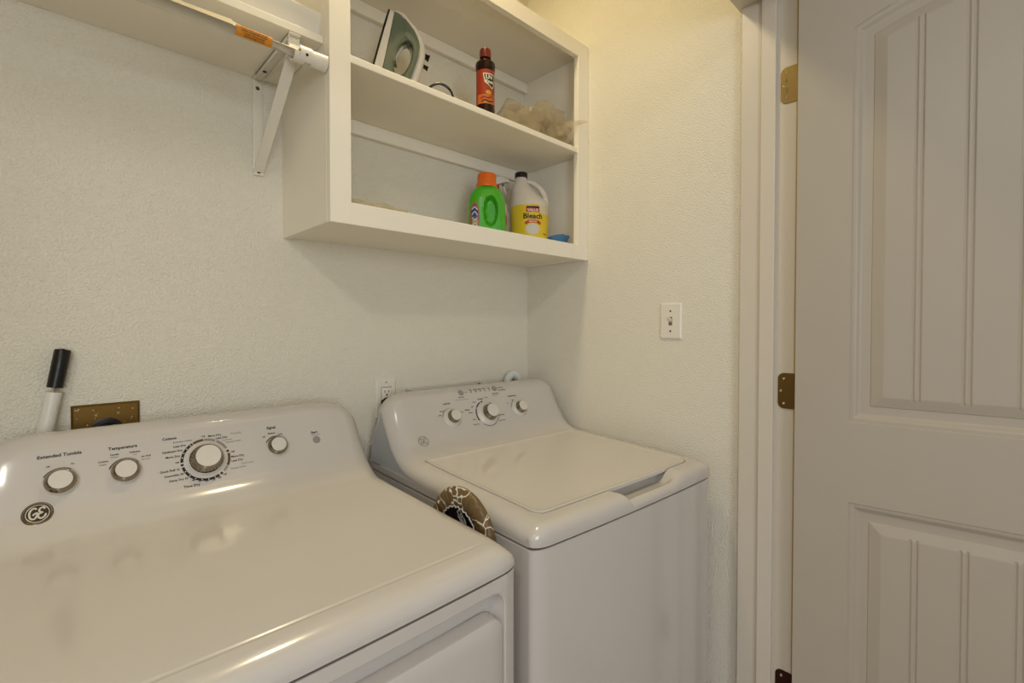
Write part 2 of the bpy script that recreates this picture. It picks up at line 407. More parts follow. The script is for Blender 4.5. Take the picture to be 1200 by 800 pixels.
# white curled-edge sheet lying along the shelf front
prof = [tuple(p) for p in catmull([(-0.19, 0.0012), (-0.225, 0.0012), (-0.237, 0.004), (-0.2385, 0.018), (-0.242, 0.032), (-0.2495, 0.046), (-0.2520, 0.054), (-0.246, 0.059), (-0.22, 0.060), (-0.15, 0.052), (-0.06, 0.030), (-0.03, 0.0012)], 4)]
inner = [(y+0.004, z+(0.003 if z < 0.03 else -0.004)) for y, z in prof]
bm = bmesh.new(); rows = []
full = prof
for i in range(25):
    x = -1.62 + (1.62-0.892)*i/24; wob = 0.0015*math.sin(i*1.7)
    rows.append([bm.verts.new((x, y+wob, 1.891+z)) for y, z in full])
m_ = len(full)
for a, b in zip(rows, rows[1:]):
    for k in range(m_): bm.faces.new((a[k], b[k], b[(k+1) % m_], a[(k+1) % m_]))
bm.faces.new(rows[0]); bm.faces.new(rows[-1])
sheet = bm_obj('folded_sheet', bm, mat('sheet_vinyl', (236, 230, 214), 0.45), None, smooth=60)
tag(sheet, 'long white folded sheet with a curled front edge lying on the hanging shelf', 'sheet')

# ---------------------------------------------------------------- appliance hoods
PP = catmull([(0,.8515),(0,.862),(.006,.876),(.020,.885),(.045,.890),(.25,.898),(.43,.905),(.475,.909),(.505,.921),(.530,.942),(.548,.97),(.565,1.00),(.583,1.037),(.592,1.052),(.606,1.064),(.63,1.067),(.652,1.058),(.662,1.03),(.674,.97),(.688,.87),(.689,.853)])
PW_ = catmull([(0,.8515),(-.001,.862),(0,.872),(.004,.881),(.014,.888),(.040,.892),(.25,.899),(.43,.905),(.475,.909)]+[(.505,.921),(.530,.942),(.548,.97),(.565,1.00),(.583,1.037),(.592,1.052),(.606,1.064),(.63,1.067),(.652,1.058),(.662,1.03),(.674,.97),(.688,.87),(.689,.853)])
def mkprof(PP):
    d = np.r_[0, np.cumsum(np.linalg.norm(np.diff(PP, axis=0), axis=1))]; T = np.gradient(PP, axis=0); T /= np.linalg.norm(T, axis=1)[:, None]
    k = np.interp(0.475, PP[:70, 0], d[:70]); return (PP, d + (0.499-k), T)   # arc length is counted alike on both machines
PA = mkprof(PP)
def pat(s, p=None): p = p or PA; return np.interp(s, p[1], p[0][:, 0]), np.interp(s, p[1], p[0][:, 1])
def pn(s, p=None):
    p = p or PA; a, b = np.interp(s, p[1], p[2][:, 0]), np.interp(s, p[1], p[2][:, 1]); l = math.hypot(a, b); return -b/l, a/l
class Hood:
    def __init__(h, w, e=0.045, D0=0.018, D1=0.036, crown=0.007, dent=None, prof=None, ec=0.050, Dc=0.030, zd=0.030, ez=0.105):
        h.prof = prof; h.ec, h.Dc, h.zd, h.ez = ec, Dc, zd, ez; h.w, h.e, h.D0, h.D1, h.crown, h.dent = w, e, D0, D1, crown, dent
    def __call__(h, u, s, off=0.0, edge=True):
        v, z = pat(s, h.prof); nv, nz = pn(s, h.prof)
        D = h.D0 + (h.D1-h.D0)*step(s/0.06); q = min(u, h.w-u)
        t = min(1, max(0, (h.e-q)/h.e)); d = D*(1-math.sqrt(max(0, 1-t*t)))
        k = step((s-0.455)/0.09)
        if k > 0:
            t2 = min(1, max(0, (h.ec-q)/h.ec)); d = d*(1-k) + k*h.Dc*(1-math.sqrt(max(0, 1-t2*t2)))*0.55 + k*h.Dc*0.45*t2**2; z -= h.zd*max(0, (h.ez-q)/h.ez)**2*step((s-0.53)/0.16)*max(0, 1-max(0, s-0.80)/0.1)
        if s > 0.80: d *= max(0.0, 1-(s-0.80)/0.10)
        c = h.w/2; cr = h.crown*(1-((u-c)/c)**2)*max(0, 1-s/0.12)
        if h.dent and edge: off -= h.dent(u, s)
        return (u, v - nv*d + nv*off - cr, max(0.8515, z - nz*d + nz*off))
    def front(h, u):
        t = 0
        if u < h.e: t = (h.e-u)/h.e
        if u > h.w-h.e: t = (u-(h.w-h.e))/h.e
        t = min(1, max(0, t)); return h.D0*(1-math.sqrt(max(0, 1-t*t))) - h.crown*(1-((u-h.w/2)/(h.w/2))**2)
def build_hood(h, parent, ufine=(), sfine=()):
    e, w = h.e, h.w
    us = [e*(1-math.sin(R(90-7.5*k))) for k in range(13)]
    us2 = [w-x for x in us[::-1]]
    mid = axis_grid(w-2*e, [(a-e, b-e) for a, b, in ufine], 0.014, 0.0014, 0) if ufine else [ (w-2*e)*k/44 for k in range(45)]
    us = us + [e+m for m in mid[1:-1]] + us2
    s0, L = (h.prof or PA)[1][0], (h.prof or PA)[1][-1]
    ss = [s0 + x for x in axis_grid(L-s0, [(0, 0.10)] + [(a-s0, b-s0) for a, b in sfine], 0.010, 0.0016, 0)]
    nu = len(us); V = [h(u, s) for s in ss for u in us]
    F = [(j*nu+i, (j+1)*nu+i, (j+1)*nu+i+1, j*nu+i+1)[::-1] for j in range(len(ss)-1) for i in range(nu-1)]
    o = mesh_obj('top_cover', V, F, M_app, parent, smooth=40)
    # side skirts: shell lip, inset console cheek, deck band
    st_ = [s for s in ss if s < 0.742]; sb_ = [s for s in ss if 0.742 <= s < 0.96]
    for side in (0, 1):
        U = 0.0 if side == 0 else w; q = 1 if side == 0 else -1
        V = []; F = []; fm = []
        for s in st_:
            _, v, z = h(U, s); zb = min(z, 0.868); i_ = 0.0035*step((z-0.872)/0.012)
            V += [(U, v, z), (U+q*i_, v, max(zb, z-0.001)), (U+q*i_, v, zb), (U, v, zb), (U, v, 0.8515)]
        for j in range(len(st_)-1):
            for k in range(4):
                f = (5*j+k, 5*j+k+1, 5*j+k+6, 5*j+k+5); F.append(f if side else f[::-1]); fm.append(1 if k == 1 else 0)
        vt = V[-1][1]; edge = [h(U, s) for s in sb_]; edge = [p for p in edge if p[2] > 0.872]
        o_ = len(V); V += [(U+q*0.0035, vt-0.0002, 0.868), (U+q*0.0035, vt-0.0002, V[5*(len(st_)-1)][2]-0.001)] + [(U+q*0.0035, p[1], p[2]) for p in edge] + [(U+q*0.0035, 0.6885, 0.868)]
        f = tuple(range(o_, len(V))); F.append(f if not side else f[::-1]); fm.append(1)
        o_ = len(V); V += [(U, vt, 0.868), (U, 0.6885, 0.868), (U, 0.6885, 0.8515), (U, vt, 0.8515)]; f = (o_, o_+1, o_+2, o_+3); F.append(f if side else f[::-1]); fm.append(0)
        for pa, pb in zip(edge, edge[1:]):
            o_ = len(V); V += [pa, pb, (U+q*0.0035, pb[1], pb[2]), (U+q*0.0035, pa[1], pa[2])]; F.append((o_, o_+1, o_+2, o_+3)); fm.append(0)
        mesh_obj('side_skirt', V, F, None, parent, smooth=30, mats=[M_app, M_appside], fm=fm)
    return o
def build_body(h, parent, name='cabinet_body', depth=0.688, top=0.8465, zbot=0.02, front=True, m=None):
    n = 9; ang = [R(90*k/(n-1)) for k in range(n)]
    us = [h.e*(1-math.sin(math.pi/2-a)) for a in ang]; w = h.w
    mids = [h.e + (w-2*h.e)*k/12 for k in range(1, 12)]
    us = us + mids + [w-x for x in us[::-1]]
    out = [(u, h.front(u)+0.0015) for u in us] + [(w, 0.04)] + [(w, depth-0.01), (w-0.01, depth), (0.01, depth), (0, depth-0.01)] + [(0, 0.04)]
    V = [(u, v, zbot) for u, v in out] + [(u, v, top-0.0015) for u, v in out] + [(min(max(u, 0.002), w-0.002), v+0.002 if v < 0.3 else v-0.002, top) for u, v in out]
    k = len(out); F = []
    for r in range(2):
        for i in range(k):
            j = (i+1) % k
            if not front and i in range(n-1, len(us)-n) and r == 0: continue
            F.append((r*k+i, r*k+j, (r+1)*k+j, (r+1)*k+i))
    F.append(tuple(2*k+i for i in range(k))); F.append(tuple(range(k))[::-1])
    return mesh_obj(name, V, F, m or M_app, parent, smooth=35), out
def sdist(u, s, u0, u1, s0, s1, r):
    """signed distance inside (+) of a rect rounded at the low-s corners"""
    cx = (u0+u1)/2; hx = (u1-u0)/2; rr = r if s < (s0+s1)/2 else 0.006
    dx = abs(u-cx)-(hx-rr); dy = abs(s-(s0+s1)/2)-((s1-s0)/2-rr)
    return -(math.hypot(max(dx, 0), max(dy, 0)) + min(max(dx, dy), 0) - rr)
def knob(parent, h, u, s, r, hgt, big=False, flange=False):
    p = h(u, s); nv, nz = pn(s, h.prof); ax = (0, nv, nz)
    if flange:   # low white flange, tall narrow grip
        base = [(r, 0.0), (r, 0.002), (r*0.94, 0.0042), (r*0.74, 0.0085), (r*0.66, hgt*0.5), (0, hgt*0.5)]; band = [(r*0.67, hgt*0.40), (r*0.70, hgt*0.48), (r*0.66, hgt*0.60), (r*0.585, hgt*0.93), (r*0.565, hgt*0.97), (r*0.53, hgt*0.95)]; cap = [(r*0.55, hgt*0.92), (r*0.548, hgt*1.0), (r*0.51, hgt*1.03), (0, hgt*1.035)]
    else:
        base = [(r, 0.0), (r*1.01, 0.003), (r*0.985, 0.0065), (r*0.94, 0.008), (0, 0.008)]; band = [(r*0.93, 0.0072), (r*0.955, 0.0085), (r*0.93, 0.0115), (r*0.755, hgt*0.93), (r*0.72, hgt*0.99), (r*0.68, hgt*0.95)]; cap = [(r*0.70, hgt*0.92), (r*0.69, hgt*0.985), (r*0.65, hgt*1.01), (0, hgt*1.015)]
    k = lathe('dial' if big else 'knob', base, p, ax, M_plastic, parent, 48)
    lathe('chrome_band', band, p, ax, M_chrome, k, 48)['label'] = 'chrome ring round the knob'
    lathe('knob_cap', cap, p, ax, M_plastic, k, 48, ang=18)
    return k
def surf(h, u0, s0, off): return lambda a, b: h(u0+a, s0+b, off, False)
def monogram(P, fn, r, mi):
    def spl(pts): return [tuple(p) for p in catmull(pts, 6)]
    for pts in ([(-.05,.38),(-.2,.5),(-.42,.32),(-.5,0),(-.4,-.36),(-.2,-.42),(-.05,-.2),(-.02,.05),(-.2,.0),(-.28,-.12)],
                [(.46,.32),(.34,.48),(.14,.38),(.12,.16),(.3,.04),(.1,-.04),(.04,-.28),(.2,-.44),(.42,-.34),(.52,-.1)]):
        P.stroke([(x*r, y*r) for x, y in spl(pts)], r*0.13, fn, mi)
    for q in range(4):
        a = R(45+90*q); P.stroke([(r*0.72*math.cos(a+t), r*0.72*math.sin(a+t)) for t in (-.30, -.15, 0, .15, .30)], r*0.07, fn, mi)
def badge(parent, h, u, s, r):
    p = h(u, s); nv, nz = pn(s, h.prof)
    b = lathe('maker_badge', [(r, -0.002), (r, 0.0015), (r*0.93, 0.0028), (r*0.84, 0.0026), (r*0.82, 0.0014), (0, 0.0014)], p, (0, nv, nz), M_chrome, parent, 40)
    b['label'] = 'round chrome badge with a dark centre and script letters'
    P = Print(); n = 28; bf = lambda off: (lambda a, q: (p[0]+a, p[1]+nz*-0+nv*off+(-nv*0+ (nz)*q), p[2]+nz*off-nv*q))
    P.poly([(r*0.80*math.cos(2*math.pi*k/n), r*0.80*math.sin(2*math.pi*k/n)) for k in range(n)], bf(0.0019), 0)
    monogram(P, bf(0.0023), r*1.0, 1)
    P.arc(r*0.70, r*0.75, 0, 2*math.pi, bf(0.0022), 1, 32)
    P.build('monogram', [mat('badge_brown', (46, 32, 22), 0.5), mat('badge_silver', (214, 204, 184), 0.35)], b)
def legends(P, h, rows, k=0.74):
    mi = {'k': 0, 'g': 1, 'b': 2}
    for t, u, s, sz, b, c in rows: P.text(t, sz*k, surf(h, u, s, 0.0004), bool(b), mi[c])

# ---------------------------------------------------------------- clothes dryer
dry = thing('clothes_dryer', 'white front-loading clothes dryer with chrome-ringed dials, at left beside the washer', 'dryer', (-1.457, -0.737, 0))
hd = Hood(0.686)
hd.dent = lambda u, s: 0.0012*step((u-0.03)/0.02)*step((0.635-u)/0.02) if 0.0655 < s < 0.0690 else 0
build_hood(hd, dry)
build_body(hd, dry, front=True)
# door recess on the front
def rrect(x0, x1, z0, z1, r, n=8):
    pts = []
    for cx, cz, a0 in ((x1-r, z1-r, 0), (x0+r, z1-r, 90), (x0+r, z0+r, 180), (x1-r, z0+r, 270)):
        for k in range(n+1): a = R(a0 + 90*k/n); pts.append((cx+r*math.cos(a), cz+r*math.sin(a)))
    return pts
def ringmesh(name, rings, m, parent, capfirst=False, caplast=True, smooth=35, cr=None):
    V = []; 
    for pts, y in rings: V += [(x, (y(x) if callable(y) else y), z) for x, z in pts]
    n = len(rings[0][0]); F = []
    for r in range(len(rings)-1):
        for i in range(n): F.append((r*n+i, (r+1)*n+i, (r+1)*n+(i+1) % n, r*n+(i+1) % n))
    if caplast: F.append(tuple((len(rings)-1)*n+i for i in range(n))[::-1])
    bm = bmesh.new(); vs = [bm.verts.new(v) for v in V]
    for f in F: bm.faces.new([vs[i] for i in f])
    return bm_obj(name, bm, m, parent, smooth=smooth)

DL= [('Extended Tumble', 0.1219, 0.6675, 0.0108, 1, 'k'), ('Off', 0.1067, 0.6495, 0.005, 1, 'k'), ('On', 0.1381, 0.6491, 0.0052, 1, 'k'), ('Temperature', 0.2082, 0.6657, 0.0107, 1, 'k'), ('Cottons', 0.1793, 0.6439, 0.0057, 1, 'k'), ('Regular', 0.1791, 0.6384, 0.0047, 0, 'k'), ('Casuals', 0.1954, 0.6543, 0.0058, 1, 'k'), ('Medium', 0.1952, 0.6495, 0.0048, 0, 'k'), ('Delicates', 0.2253, 0.6543, 0.0059, 1, 'k'), ('Low', 0.2251, 0.6495, 0.0049, 0, 'k'), ('Air Fluff', 0.2415, 0.643, 0.0059, 1, 'k'), ('No Heat', 0.2412, 0.6373, 0.0049, 0, 'k'), ('Cottons', 0.2803, 0.6701, 0.0095, 1, 'k'), ('Extended Tumble', 0.3016, 0.6611, 0.0061, 0, 'k'), ('Less Dry', 0.2959, 0.6525, 0.0079, 1, 'k'), ('Optimum Dry', 0.2833, 0.6435, 0.0078, 1, 'k'), ('More Dry', 0.2832, 0.6327, 0.0078, 1, 'k'), ('Off', 0.2891, 0.62, 0.0061, 1, 'k'), ('Quick Fluff 10', 0.2762, 0.6058, 0.0075, 1, 'k'), ('Dewrinkle 20', 0.2822, 0.5956, 0.0075, 1, 'k'), ('Damp Dry 30', 0.2889, 0.5856, 0.0074, 1, 'k'), ('40', 0.3128, 0.5796, 0.0075, 1, 'k'), ('50', 0.3231, 0.5755, 0.0075, 1, 'k'), ('60', 0.3345, 0.5733, 0.0076, 1, 'k'), ('70', 0.3463, 0.5727, 0.0077, 1, 'k'), ('80', 0.3571, 0.5747, 0.0077, 1, 'k'), ('Off', 0.3668, 0.5794, 0.0067, 1, 'k'), ('Time Dry', 0.3088, 0.5688, 0.0093, 1, 'k'), ('Off', 0.3372, 0.6653, 0.0066, 1, 'k'), ('More Dry', 0.3578, 0.6643, 0.008, 1, 'k'), ('Less Dry', 0.3696, 0.6577, 0.008, 1, 'k'), ('Cool Down', 0.3793, 0.6518, 0.0055, 0, 'k'), ('Extended Tumble', 0.3908, 0.6462, 0.0055, 0, 'k'), ('Casuals', 0.3968, 0.6636, 0.0094, 0, 'g'), ('Off', 0.3866, 0.6241, 0.0069, 1, 'k'), ('More Dry', 0.3949, 0.6135, 0.0081, 1, 'k'), ('Less Dry', 0.3929, 0.6046, 0.008, 1, 'k'), ('Delicates', 0.4112, 0.5957, 0.0085, 0, 'g'), ('Extended Tumble', 0.3932, 0.5887, 0.0054, 0, 'k'), ('Signal', 0.468, 0.6641, 0.0113, 1, 'k'), ('Off', 0.4504, 0.6452, 0.0062, 1, 'k'), ('Medium', 0.4672, 0.6513, 0.0062, 1, 'k'), ('Loud', 0.4847, 0.6469, 0.0062, 1, 'k'), ('Start', 0.5601, 0.6388, 0.0107, 1, 'k'), ('Push to Start', 0.5629, 0.6321, 0.0053, 0, 'k')]
WL= [('Load Size', 0.1893, 0.6616, 0.0094, 1, 'k'), ('Medium', 0.167, 0.6405, 0.0061, 1, 'k'), ('Large', 0.1907, 0.6455, 0.0062, 1, 'k'), ('Small', 0.1579, 0.6294, 0.0061, 1, 'k'), ('Super', 0.2367, 0.6305, 0.0062, 1, 'k'), ('Start/Pause', 0.2478, 0.6762, 0.0071, 1, 'k'), ('Rotate knob to select then push', 0.247, 0.6687, 0.0054, 0, 'k'), ('On', 0.2706, 0.69, 0.007, 1, 'k'), ('Fill', 0.2901, 0.6966, 0.0092, 1, 'k'), ('Wash', 0.3083, 0.6963, 0.0091, 1, 'k'), ('Rinse', 0.327, 0.6966, 0.0094, 1, 'k'), ('Spin', 0.3443, 0.6968, 0.0095, 1, 'k'), ('Lid', 0.3634, 0.6968, 0.0097, 1, 'k'), ('Normal', 0.3154, 0.6633, 0.0089, 1, 'k'), ('Colors', 0.3401, 0.6659, 0.0084, 1, 'b'), ('Heavy', 0.2897, 0.6558, 0.0067, 1, 'k'), ('Light', 0.2781, 0.6419, 0.0066, 1, 'k'), ('Whites', 0.2569, 0.634, 0.0089, 1, 'k'), ('Medium', 0.2664, 0.6245, 0.0066, 1, 'k'), ('Light', 0.271, 0.6017, 0.0066, 1, 'k'), ('Bulk Items', 0.2745, 0.5854, 0.0068, 1, 'k'), ('Bulk Wash', 0.3813, 0.6028, 0.0072, 1, 'k'), ('Speed Wash', 0.3756, 0.5852, 0.0071, 1, 'k'), ('2nd Rinse', 0.4085, 0.694, 0.0087, 1, 'k'), ('Fabric Softener', 0.413, 0.6849, 0.0074, 1, 'k'), ('Deep Rinse', 0.3822, 0.6756, 0.0081, 1, 'k'), ('hold to select', 0.3797, 0.669, 0.0057, 0, 'k'), ('Temperature', 0.4461, 0.6605, 0.0099, 1, 'k'), ('Cold', 0.4447, 0.6466, 0.0066, 1, 'k'), ('Tap', 0.4194, 0.6385, 0.0065, 1, 'k'), ('Cool', 0.4902, 0.6136, 0.0067, 1, 'k'), ('Warm', 0.4869, 0.6023, 0.0067, 1, 'k'), ('Hot', 0.4783, 0.5921, 0.0066, 1, 'k')]
# the body front is cut open for the recess, then closed by a dished panel
bpy.data.objects.remove([o for o in dry.children if o.name.startswith('cabinet_body')][0])
def dbody():
    h = hd; w = h.w; n = 9
    us = [h.e*(1-math.cos(R(90*k/(n-1)))) for k in range(n)]
    us = [h.e*(1-math.sin(R(90-90*k/(n-1)))) for k in range(n)]
    left = [(u, h.front(u)+0.0015) for u in us if u < 0.034]
    right = [(w-u, v) for u, v in left[::-1]]
    out = right + [(w, 0.06), (w, 0.678), (w-0.01, 0.688), (0.01, 0.688), (0, 0.678), (0, 0.06)] + left
    k = len(out); V = [(u, v, 0.02) for u, v in out] + [(u, v, 0.8465) for u, v in out]
    F = [(i, i+1, k+i+1, k+i) for i in range(k-1)]
    full = out + [(0.1+0.0486*j, h.front(0.1+0.0486*j)+0.0015) for j in range(11)]
    o2 = len(V); V += [(u, v, 0.8465) for u, v in full]; F.append(tuple(range(o2, o2+len(full))))
    # bottom strip
    return mesh_obj('cabinet_body', V, F, M_app, dry, smooth=35), left[-1][0]
_, xl = dbody()
fr = lambda x: hd.front(x)+0.0015
N = 10
ol = rrect(xl, 0.686-xl, 0.02, 0.8465, 0.0005, N); r1 = rrect(0.033, 0.653, 0.16, 0.826, 0.030, N)
# insert mid columns along the straight runs so that the crown of the front stays smooth
def dens(pts, k=10):
    out = []; n = len(pts)
    for i in range(n):
        a = pts[i]; b = pts[(i+1) % n]; out.append(a)
        if (i+1) % (N+1) == 0:
            for j in range(1, k): out.append((a[0]+(b[0]-a[0])*j/k, a[1]+(b[1]-a[1])*j/k))
    return out
ol, r1 = dens(ol), dens(r1)
def inset(d, r): return dens(rrect(0.033+d, 0.653-d, 0.16+d, 0.826-d, r, N))
ringmesh('front_panel', [(ol, fr), (r1, fr), (inset(0.002, 0.029), lambda x: fr(x)+0.0015), (inset(0.006, 0.027), lambda x: fr(x)+0.022), (inset(0.012, 0.024), lambda x: fr(x)+0.030), (inset(0.05, 0.02), lambda x: fr(x)+0.031)], M_app, dry)
def dd(d, r): return dens(rrect(0.036+d, 0.649-d, 0.17+d, 0.784-d, r, N))
dr = ringmesh('dryer_door', [(dd(0, .030), 0.028), (dd(0.0, .030), lambda x: fr(x)+0.006), (dd(0.0015, .029), lambda x: fr(x)+0.0025), (dd(0.005, .027), lambda x: fr(x)+0.0005), (dd(0.03, .02), lambda x: fr(x)-0.001), (dd(0.10, .02), lambda x: fr(x)-0.002)], M_app, dry)
mesh_obj('kick_plate', [(0.02, 0.03, 0), (0.666, 0.03, 0), (0.666, 0.64, 0), (0.02, 0.64, 0), (0.02, 0.03, 0.025), (0.666, 0.03, 0.025), (0.666, 0.64, 0.025), (0.02, 0.64, 0.025)], [(0,1,5,4),(1,2,6,5),(2,3,7,6),(3,0,4,7),(4,5,6,7)], M_dark, dry)
knob(dry, hd, 0.1224, 0.6200, 0.0228, 0.018); knob(dry, hd, 0.210, 0.6200, 0.0228, 0.018)
knob(dry, hd, 0.338, 0.6170, 0.0318, 0.027, True); knob(dry, hd, 0.4741, 0.6200, 0.0222, 0.018)
lathe('start_button', [(0.0085, -0.001), (0.0085, 0.0012), (0.0075, 0.0022), (0, 0.0022)], hd(0.5625, 0.6201), (0, *pn(0.6201)), M_ledgrey, dry, 24)['label'] = 'round grey start button'
badge(dry, hd, 0.094, 0.5724, 0.0195)
P = Print(); legends(P, hd, DL)
f = surf(hd, 0.338, 0.6170, 0.0004)
for a0, a1, mi, k in ((-178, -172, 0, 1), (178, 120, 0, 1), (118, 92, 3, 1), (90, 62, 1, 1), (58, 24, 1, 1), (18, 12, 0, 1), (8, -28, 3, 1), (-30, -46, 1, 1), (-52, -58, 0, 1), (-62, -168, 0, 1)):
    P.arc(0.0388, 0.0436, R(a0), R(a1), f, mi, 20)
for a in (165, 152, 139, 126, -74, -90, -106, -122, -138, -154):
    x, y = 0.0412*math.cos(R(a)), 0.0412*math.sin(R(a)); P.poly([(x+0.0011*math.cos(t), y+0.0011*math.sin(t)) for t in [2*math.pi*k/8 for k in range(8)]], surf(hd, 0.338, 0.6170, 0.0007), 4)
f = surf(hd, 0.338, 0.6170, 0.0004)
for uu, rr, a0, a1 in ((0.1224, 0.0246, 55, 150), (0.210, 0.0246, 35, 160), (0.4741, 0.0240, 35, 150)):
    P.arc(rr-0.0012, rr+0.0006, R(a0), R(a1), surf(hd, uu, 0.6200, 0.0004), 0, 16)
P.build('printed_legend', [M_ink, M_grey, M_blue, mat('bronze_print', (92, 66, 34), 0.5), mat('white_print', (235, 232, 225), 0.5)], dry)['kind'] = 'stuff'

# ---------------------------------------------------------------- top-load washer
WW = 0.673
was = thing('washing_machine', 'white top-loading washing machine with a flat lid, under the cabinet in the corner', 'washer', (-0.717, -0.721, 0), R(-2.7))
LU0, LU1, LS0, LS1 = 0.050, 0.618, 0.068, 0.488
def scoop(u, s):
    if not (0.255 < u < 0.56): return 0
    left = step((u - (0.262 + 0.030*max(0, 1-s/0.062)))/0.006)
    right = step((0.515 - u - 0.01*max(0, 1-s/0.06))/0.050)
    up = step((s-0.001)/0.046)
    if s > LS0+0.012: up = 1 - step((s-LS0-0.012)/0.02)
    return 0.026*left*right*up
def dent(u, s):
    d = sdist(u, s, LU0-0.0034, LU1+0.0034, LS0-0.0034, LS1+0.0034, 0.030)
    r = 0.0075*max(0, min(1, d/0.0012)) if d > 0 else 0
    return max(r, 0) + scoop(u, s)
hw_ = Hood(WW, e=0.040, D1=0.032, dent=dent, prof=mkprof(PW_), zd=0.022, ez=0.085)
build_hood(hw_, was, ufine=[(0.046, 0.056), (0.260, 0.300), (0.612, 0.624)], sfine=[(0.483, 0.494)])
build_body(hw_, was)
mesh_obj('kick_plate', [(0.02, 0.03, 0), (0.65, 0.03, 0), (0.65, 0.64, 0), (0.02, 0.64, 0), (0.02, 0.03, 0.025), (0.65, 0.03, 0.025), (0.65, 0.64, 0.025), (0.02, 0.64, 0.025)], [(0,1,5,4),(1,2,6,5),(2,3,7,6),(3,0,4,7),(4,5,6,7)], M_dark, was)
# lid
def lid_outline(d):
    pts = []; r = 0.028-d
    for cx, cs, a0, rr in ((LU1-d, LS1-d, 0, 0.004), (LU0+d, LS1-d, 90, 0.004), (LU0+d, LS0+d, 180, r), (LU1-d, LS0+d, 270, r)):
        sx = -1 if a0 in (0, 270) else 1; ss = -1 if a0 in (0, 90) else 1
        for k in range(9): a = R(a0+90*k/8); pts.append((cx+sx*rr+rr*math.cos(a), cs+ss*rr+rr*math.sin(a)))
    return dens2(pts)
def dens2(pts, k=16):
    out = []; n = len(pts)
    for i in range(n):
        a = pts[i]; b = pts[(i+1) % n]; out.append(a)
        if (i+1) % 9 == 0:
            for j in range(1, k): out.append((a[0]+(b[0]-a[0])*j/k, a[1]+(b[1]-a[1])*j/k))
    return out
V = []; F = []
rings = [(0.0, -0.007), (0.0, 0.0008), (0.0012, 0.0018), (0.0045, 0.0018), (0.0075, 0.0004), (0.012, 0.0)]
for d, off in rings: V += [hw_(u, s, off, False) for u, s in lid_outline(d)]
n = len(lid_outline(0))
for r in range(len(rings)-1):
    for i in range(n): F.append((r*n+i, r*n+(i+1) % n, (r+1)*n+(i+1) % n, (r+1)*n+i))
c0 = len(V); ins = lid_outline(0.012)
for q in (0.9, 0.6, 0.3):
    V += [hw_((LU0+LU1)/2+(u-(LU0+LU1)/2)*q, (LS0+LS1)/2+(s-(LS0+LS1)/2)*q, 0, False) for u, s in ins]
b = (len(rings)-1)*n
for r in range(3):
    o1 = b if r == 0 else c0+(r-1)*n; o2 = c0+r*n
    for i in range(n): F.append((o1+i, o1+(i+1) % n, o2+(i+1) % n, o2+i))
F.append(tuple(c0+2*n+i for i in range(n)))
mesh_obj('washer_lid', V, F, M_lid, was, smooth=30)
# grip lip under the lid front
P = Print()
knob(was, hw_, 0.1955, 0.6170, 0.0290, 0.027, flange=True); knob(was, hw_, 0.4600, 0.6155, 0.0290, 0.027, flange=True)
knob(was, hw_, 0.3275, 0.6130, 0.0375, 0.034, True, True)
for u_, s_ in ((0.2518, 0.6911), (0.3845, 0.6931)):
    lathe('button', [(0.0095, -0.001), (0.0095, 0.0010), (0.0085, 0.0020), (0, 0.0018)], hw_(u_, s_), (0, *pn(s_, hw_.prof)), M_ledgrey, was, 24)['label'] = 'round grey button'
legends(P, hw_, WL, 0.70)
f = surf(hw_, 0.3275, 0.6140, 0.0004)
for a0, a1, mi in ((205, 150, 0), (146, 112, 0), (108, 98, 0), (60, -8, 3), (-12, -40, 3), (-45, -130, 3)):
    P.arc(0.0395, 0.0432 if mi == 0 else 0.0412, R(a0), R(a1), f, mi, 16)
for uu in (0.1955, 0.4600):
    P.arc(0.0292, 0.0312, R(170), R(115), surf(hw_, uu, 0.6170, 0.0004), 2, 12); P.arc(0.0292, 0.0302, R(30), R(-60), surf(hw_, uu, 0.6170, 0.0004), 3, 12)
for k in range(5):
    P.poly([(0.0022*math.cos(t), 0.0022*math.sin(t)) for t in [2*math.pi*j/8 for j in range(8)]], surf(hw_, 0.290+0.0183*k, 0.6895, 0.0004), 0)
P.build('printed_legend', [M_ink, M_grey, mat('pale_blue_print', (96, 112, 140), 0.5), mat('slate_print', (84, 84, 92), 0.5)], was)['kind'] = 'stuff'
P = Print(); monogram(P, surf(hw_, 0.0825, 0.5626, 0.0005), 0.0165, 0)
P.arc(0.0138, 0.0160, 0, 2*math.pi, surf(hw_, 0.0825, 0.5626, 0.0004), 0, 32)
P.build('printed_monogram', [M_grey], was)['label'] = 'grey printed round monogram'
# ---------------------------------------------------------------- wall fittings
M_plate = mat('switch_plate_plastic', (232, 225, 212), 0.35)
def plate(parent, x, y, z, w_, h_, nrm, m, th=0.006):
    """bevelled cover plate; nrm '-x' or '-y'"""
    bm = bmesh.new(); e = 0.004
    def P3(a, c, d): return rel(parent, (x-d, y-a, z+c)) if nrm == '-x' else rel(parent, (x+a, y-d, z+c))
    o1 = [bm.verts.new(P3(a, c, 0.0)) for a, c in ((-w_/2, -h_/2), (w_/2, -h_/2), (w_/2, h_/2), (-w_/2, h_/2))]
    o2 = [bm.verts.new(P3(a, c, th*0.45)) for a, c in ((-w_/2, -h_/2), (w_/2, -h_/2), (w_/2, h_/2), (-w_/2, h_/2))]
    o3 = [bm.verts.new(P3(a, c, th)) for a, c in ((-w_/2+e, -h_/2+e), (w_/2-e, -h_/2+e), (w_/2-e, h_/2-e), (-w_/2+e, h_/2-e))]
    for A, B in ((o1, o2), (o2, o3)):
        for k in range(4): bm.faces.new((A[k], A[(k+1) % 4], B[(k+1) % 4], B[k]))
    bm.faces.new(o3); bm.faces.new(o1[::-1])
    return bm_obj('cover_plate', bm, m, parent, smooth=20)
sw = thing('light_switch', 'white toggle light switch on the right wall between the cabinet and the door frame', 'light switch', (0, -0.6045, 1.2725))
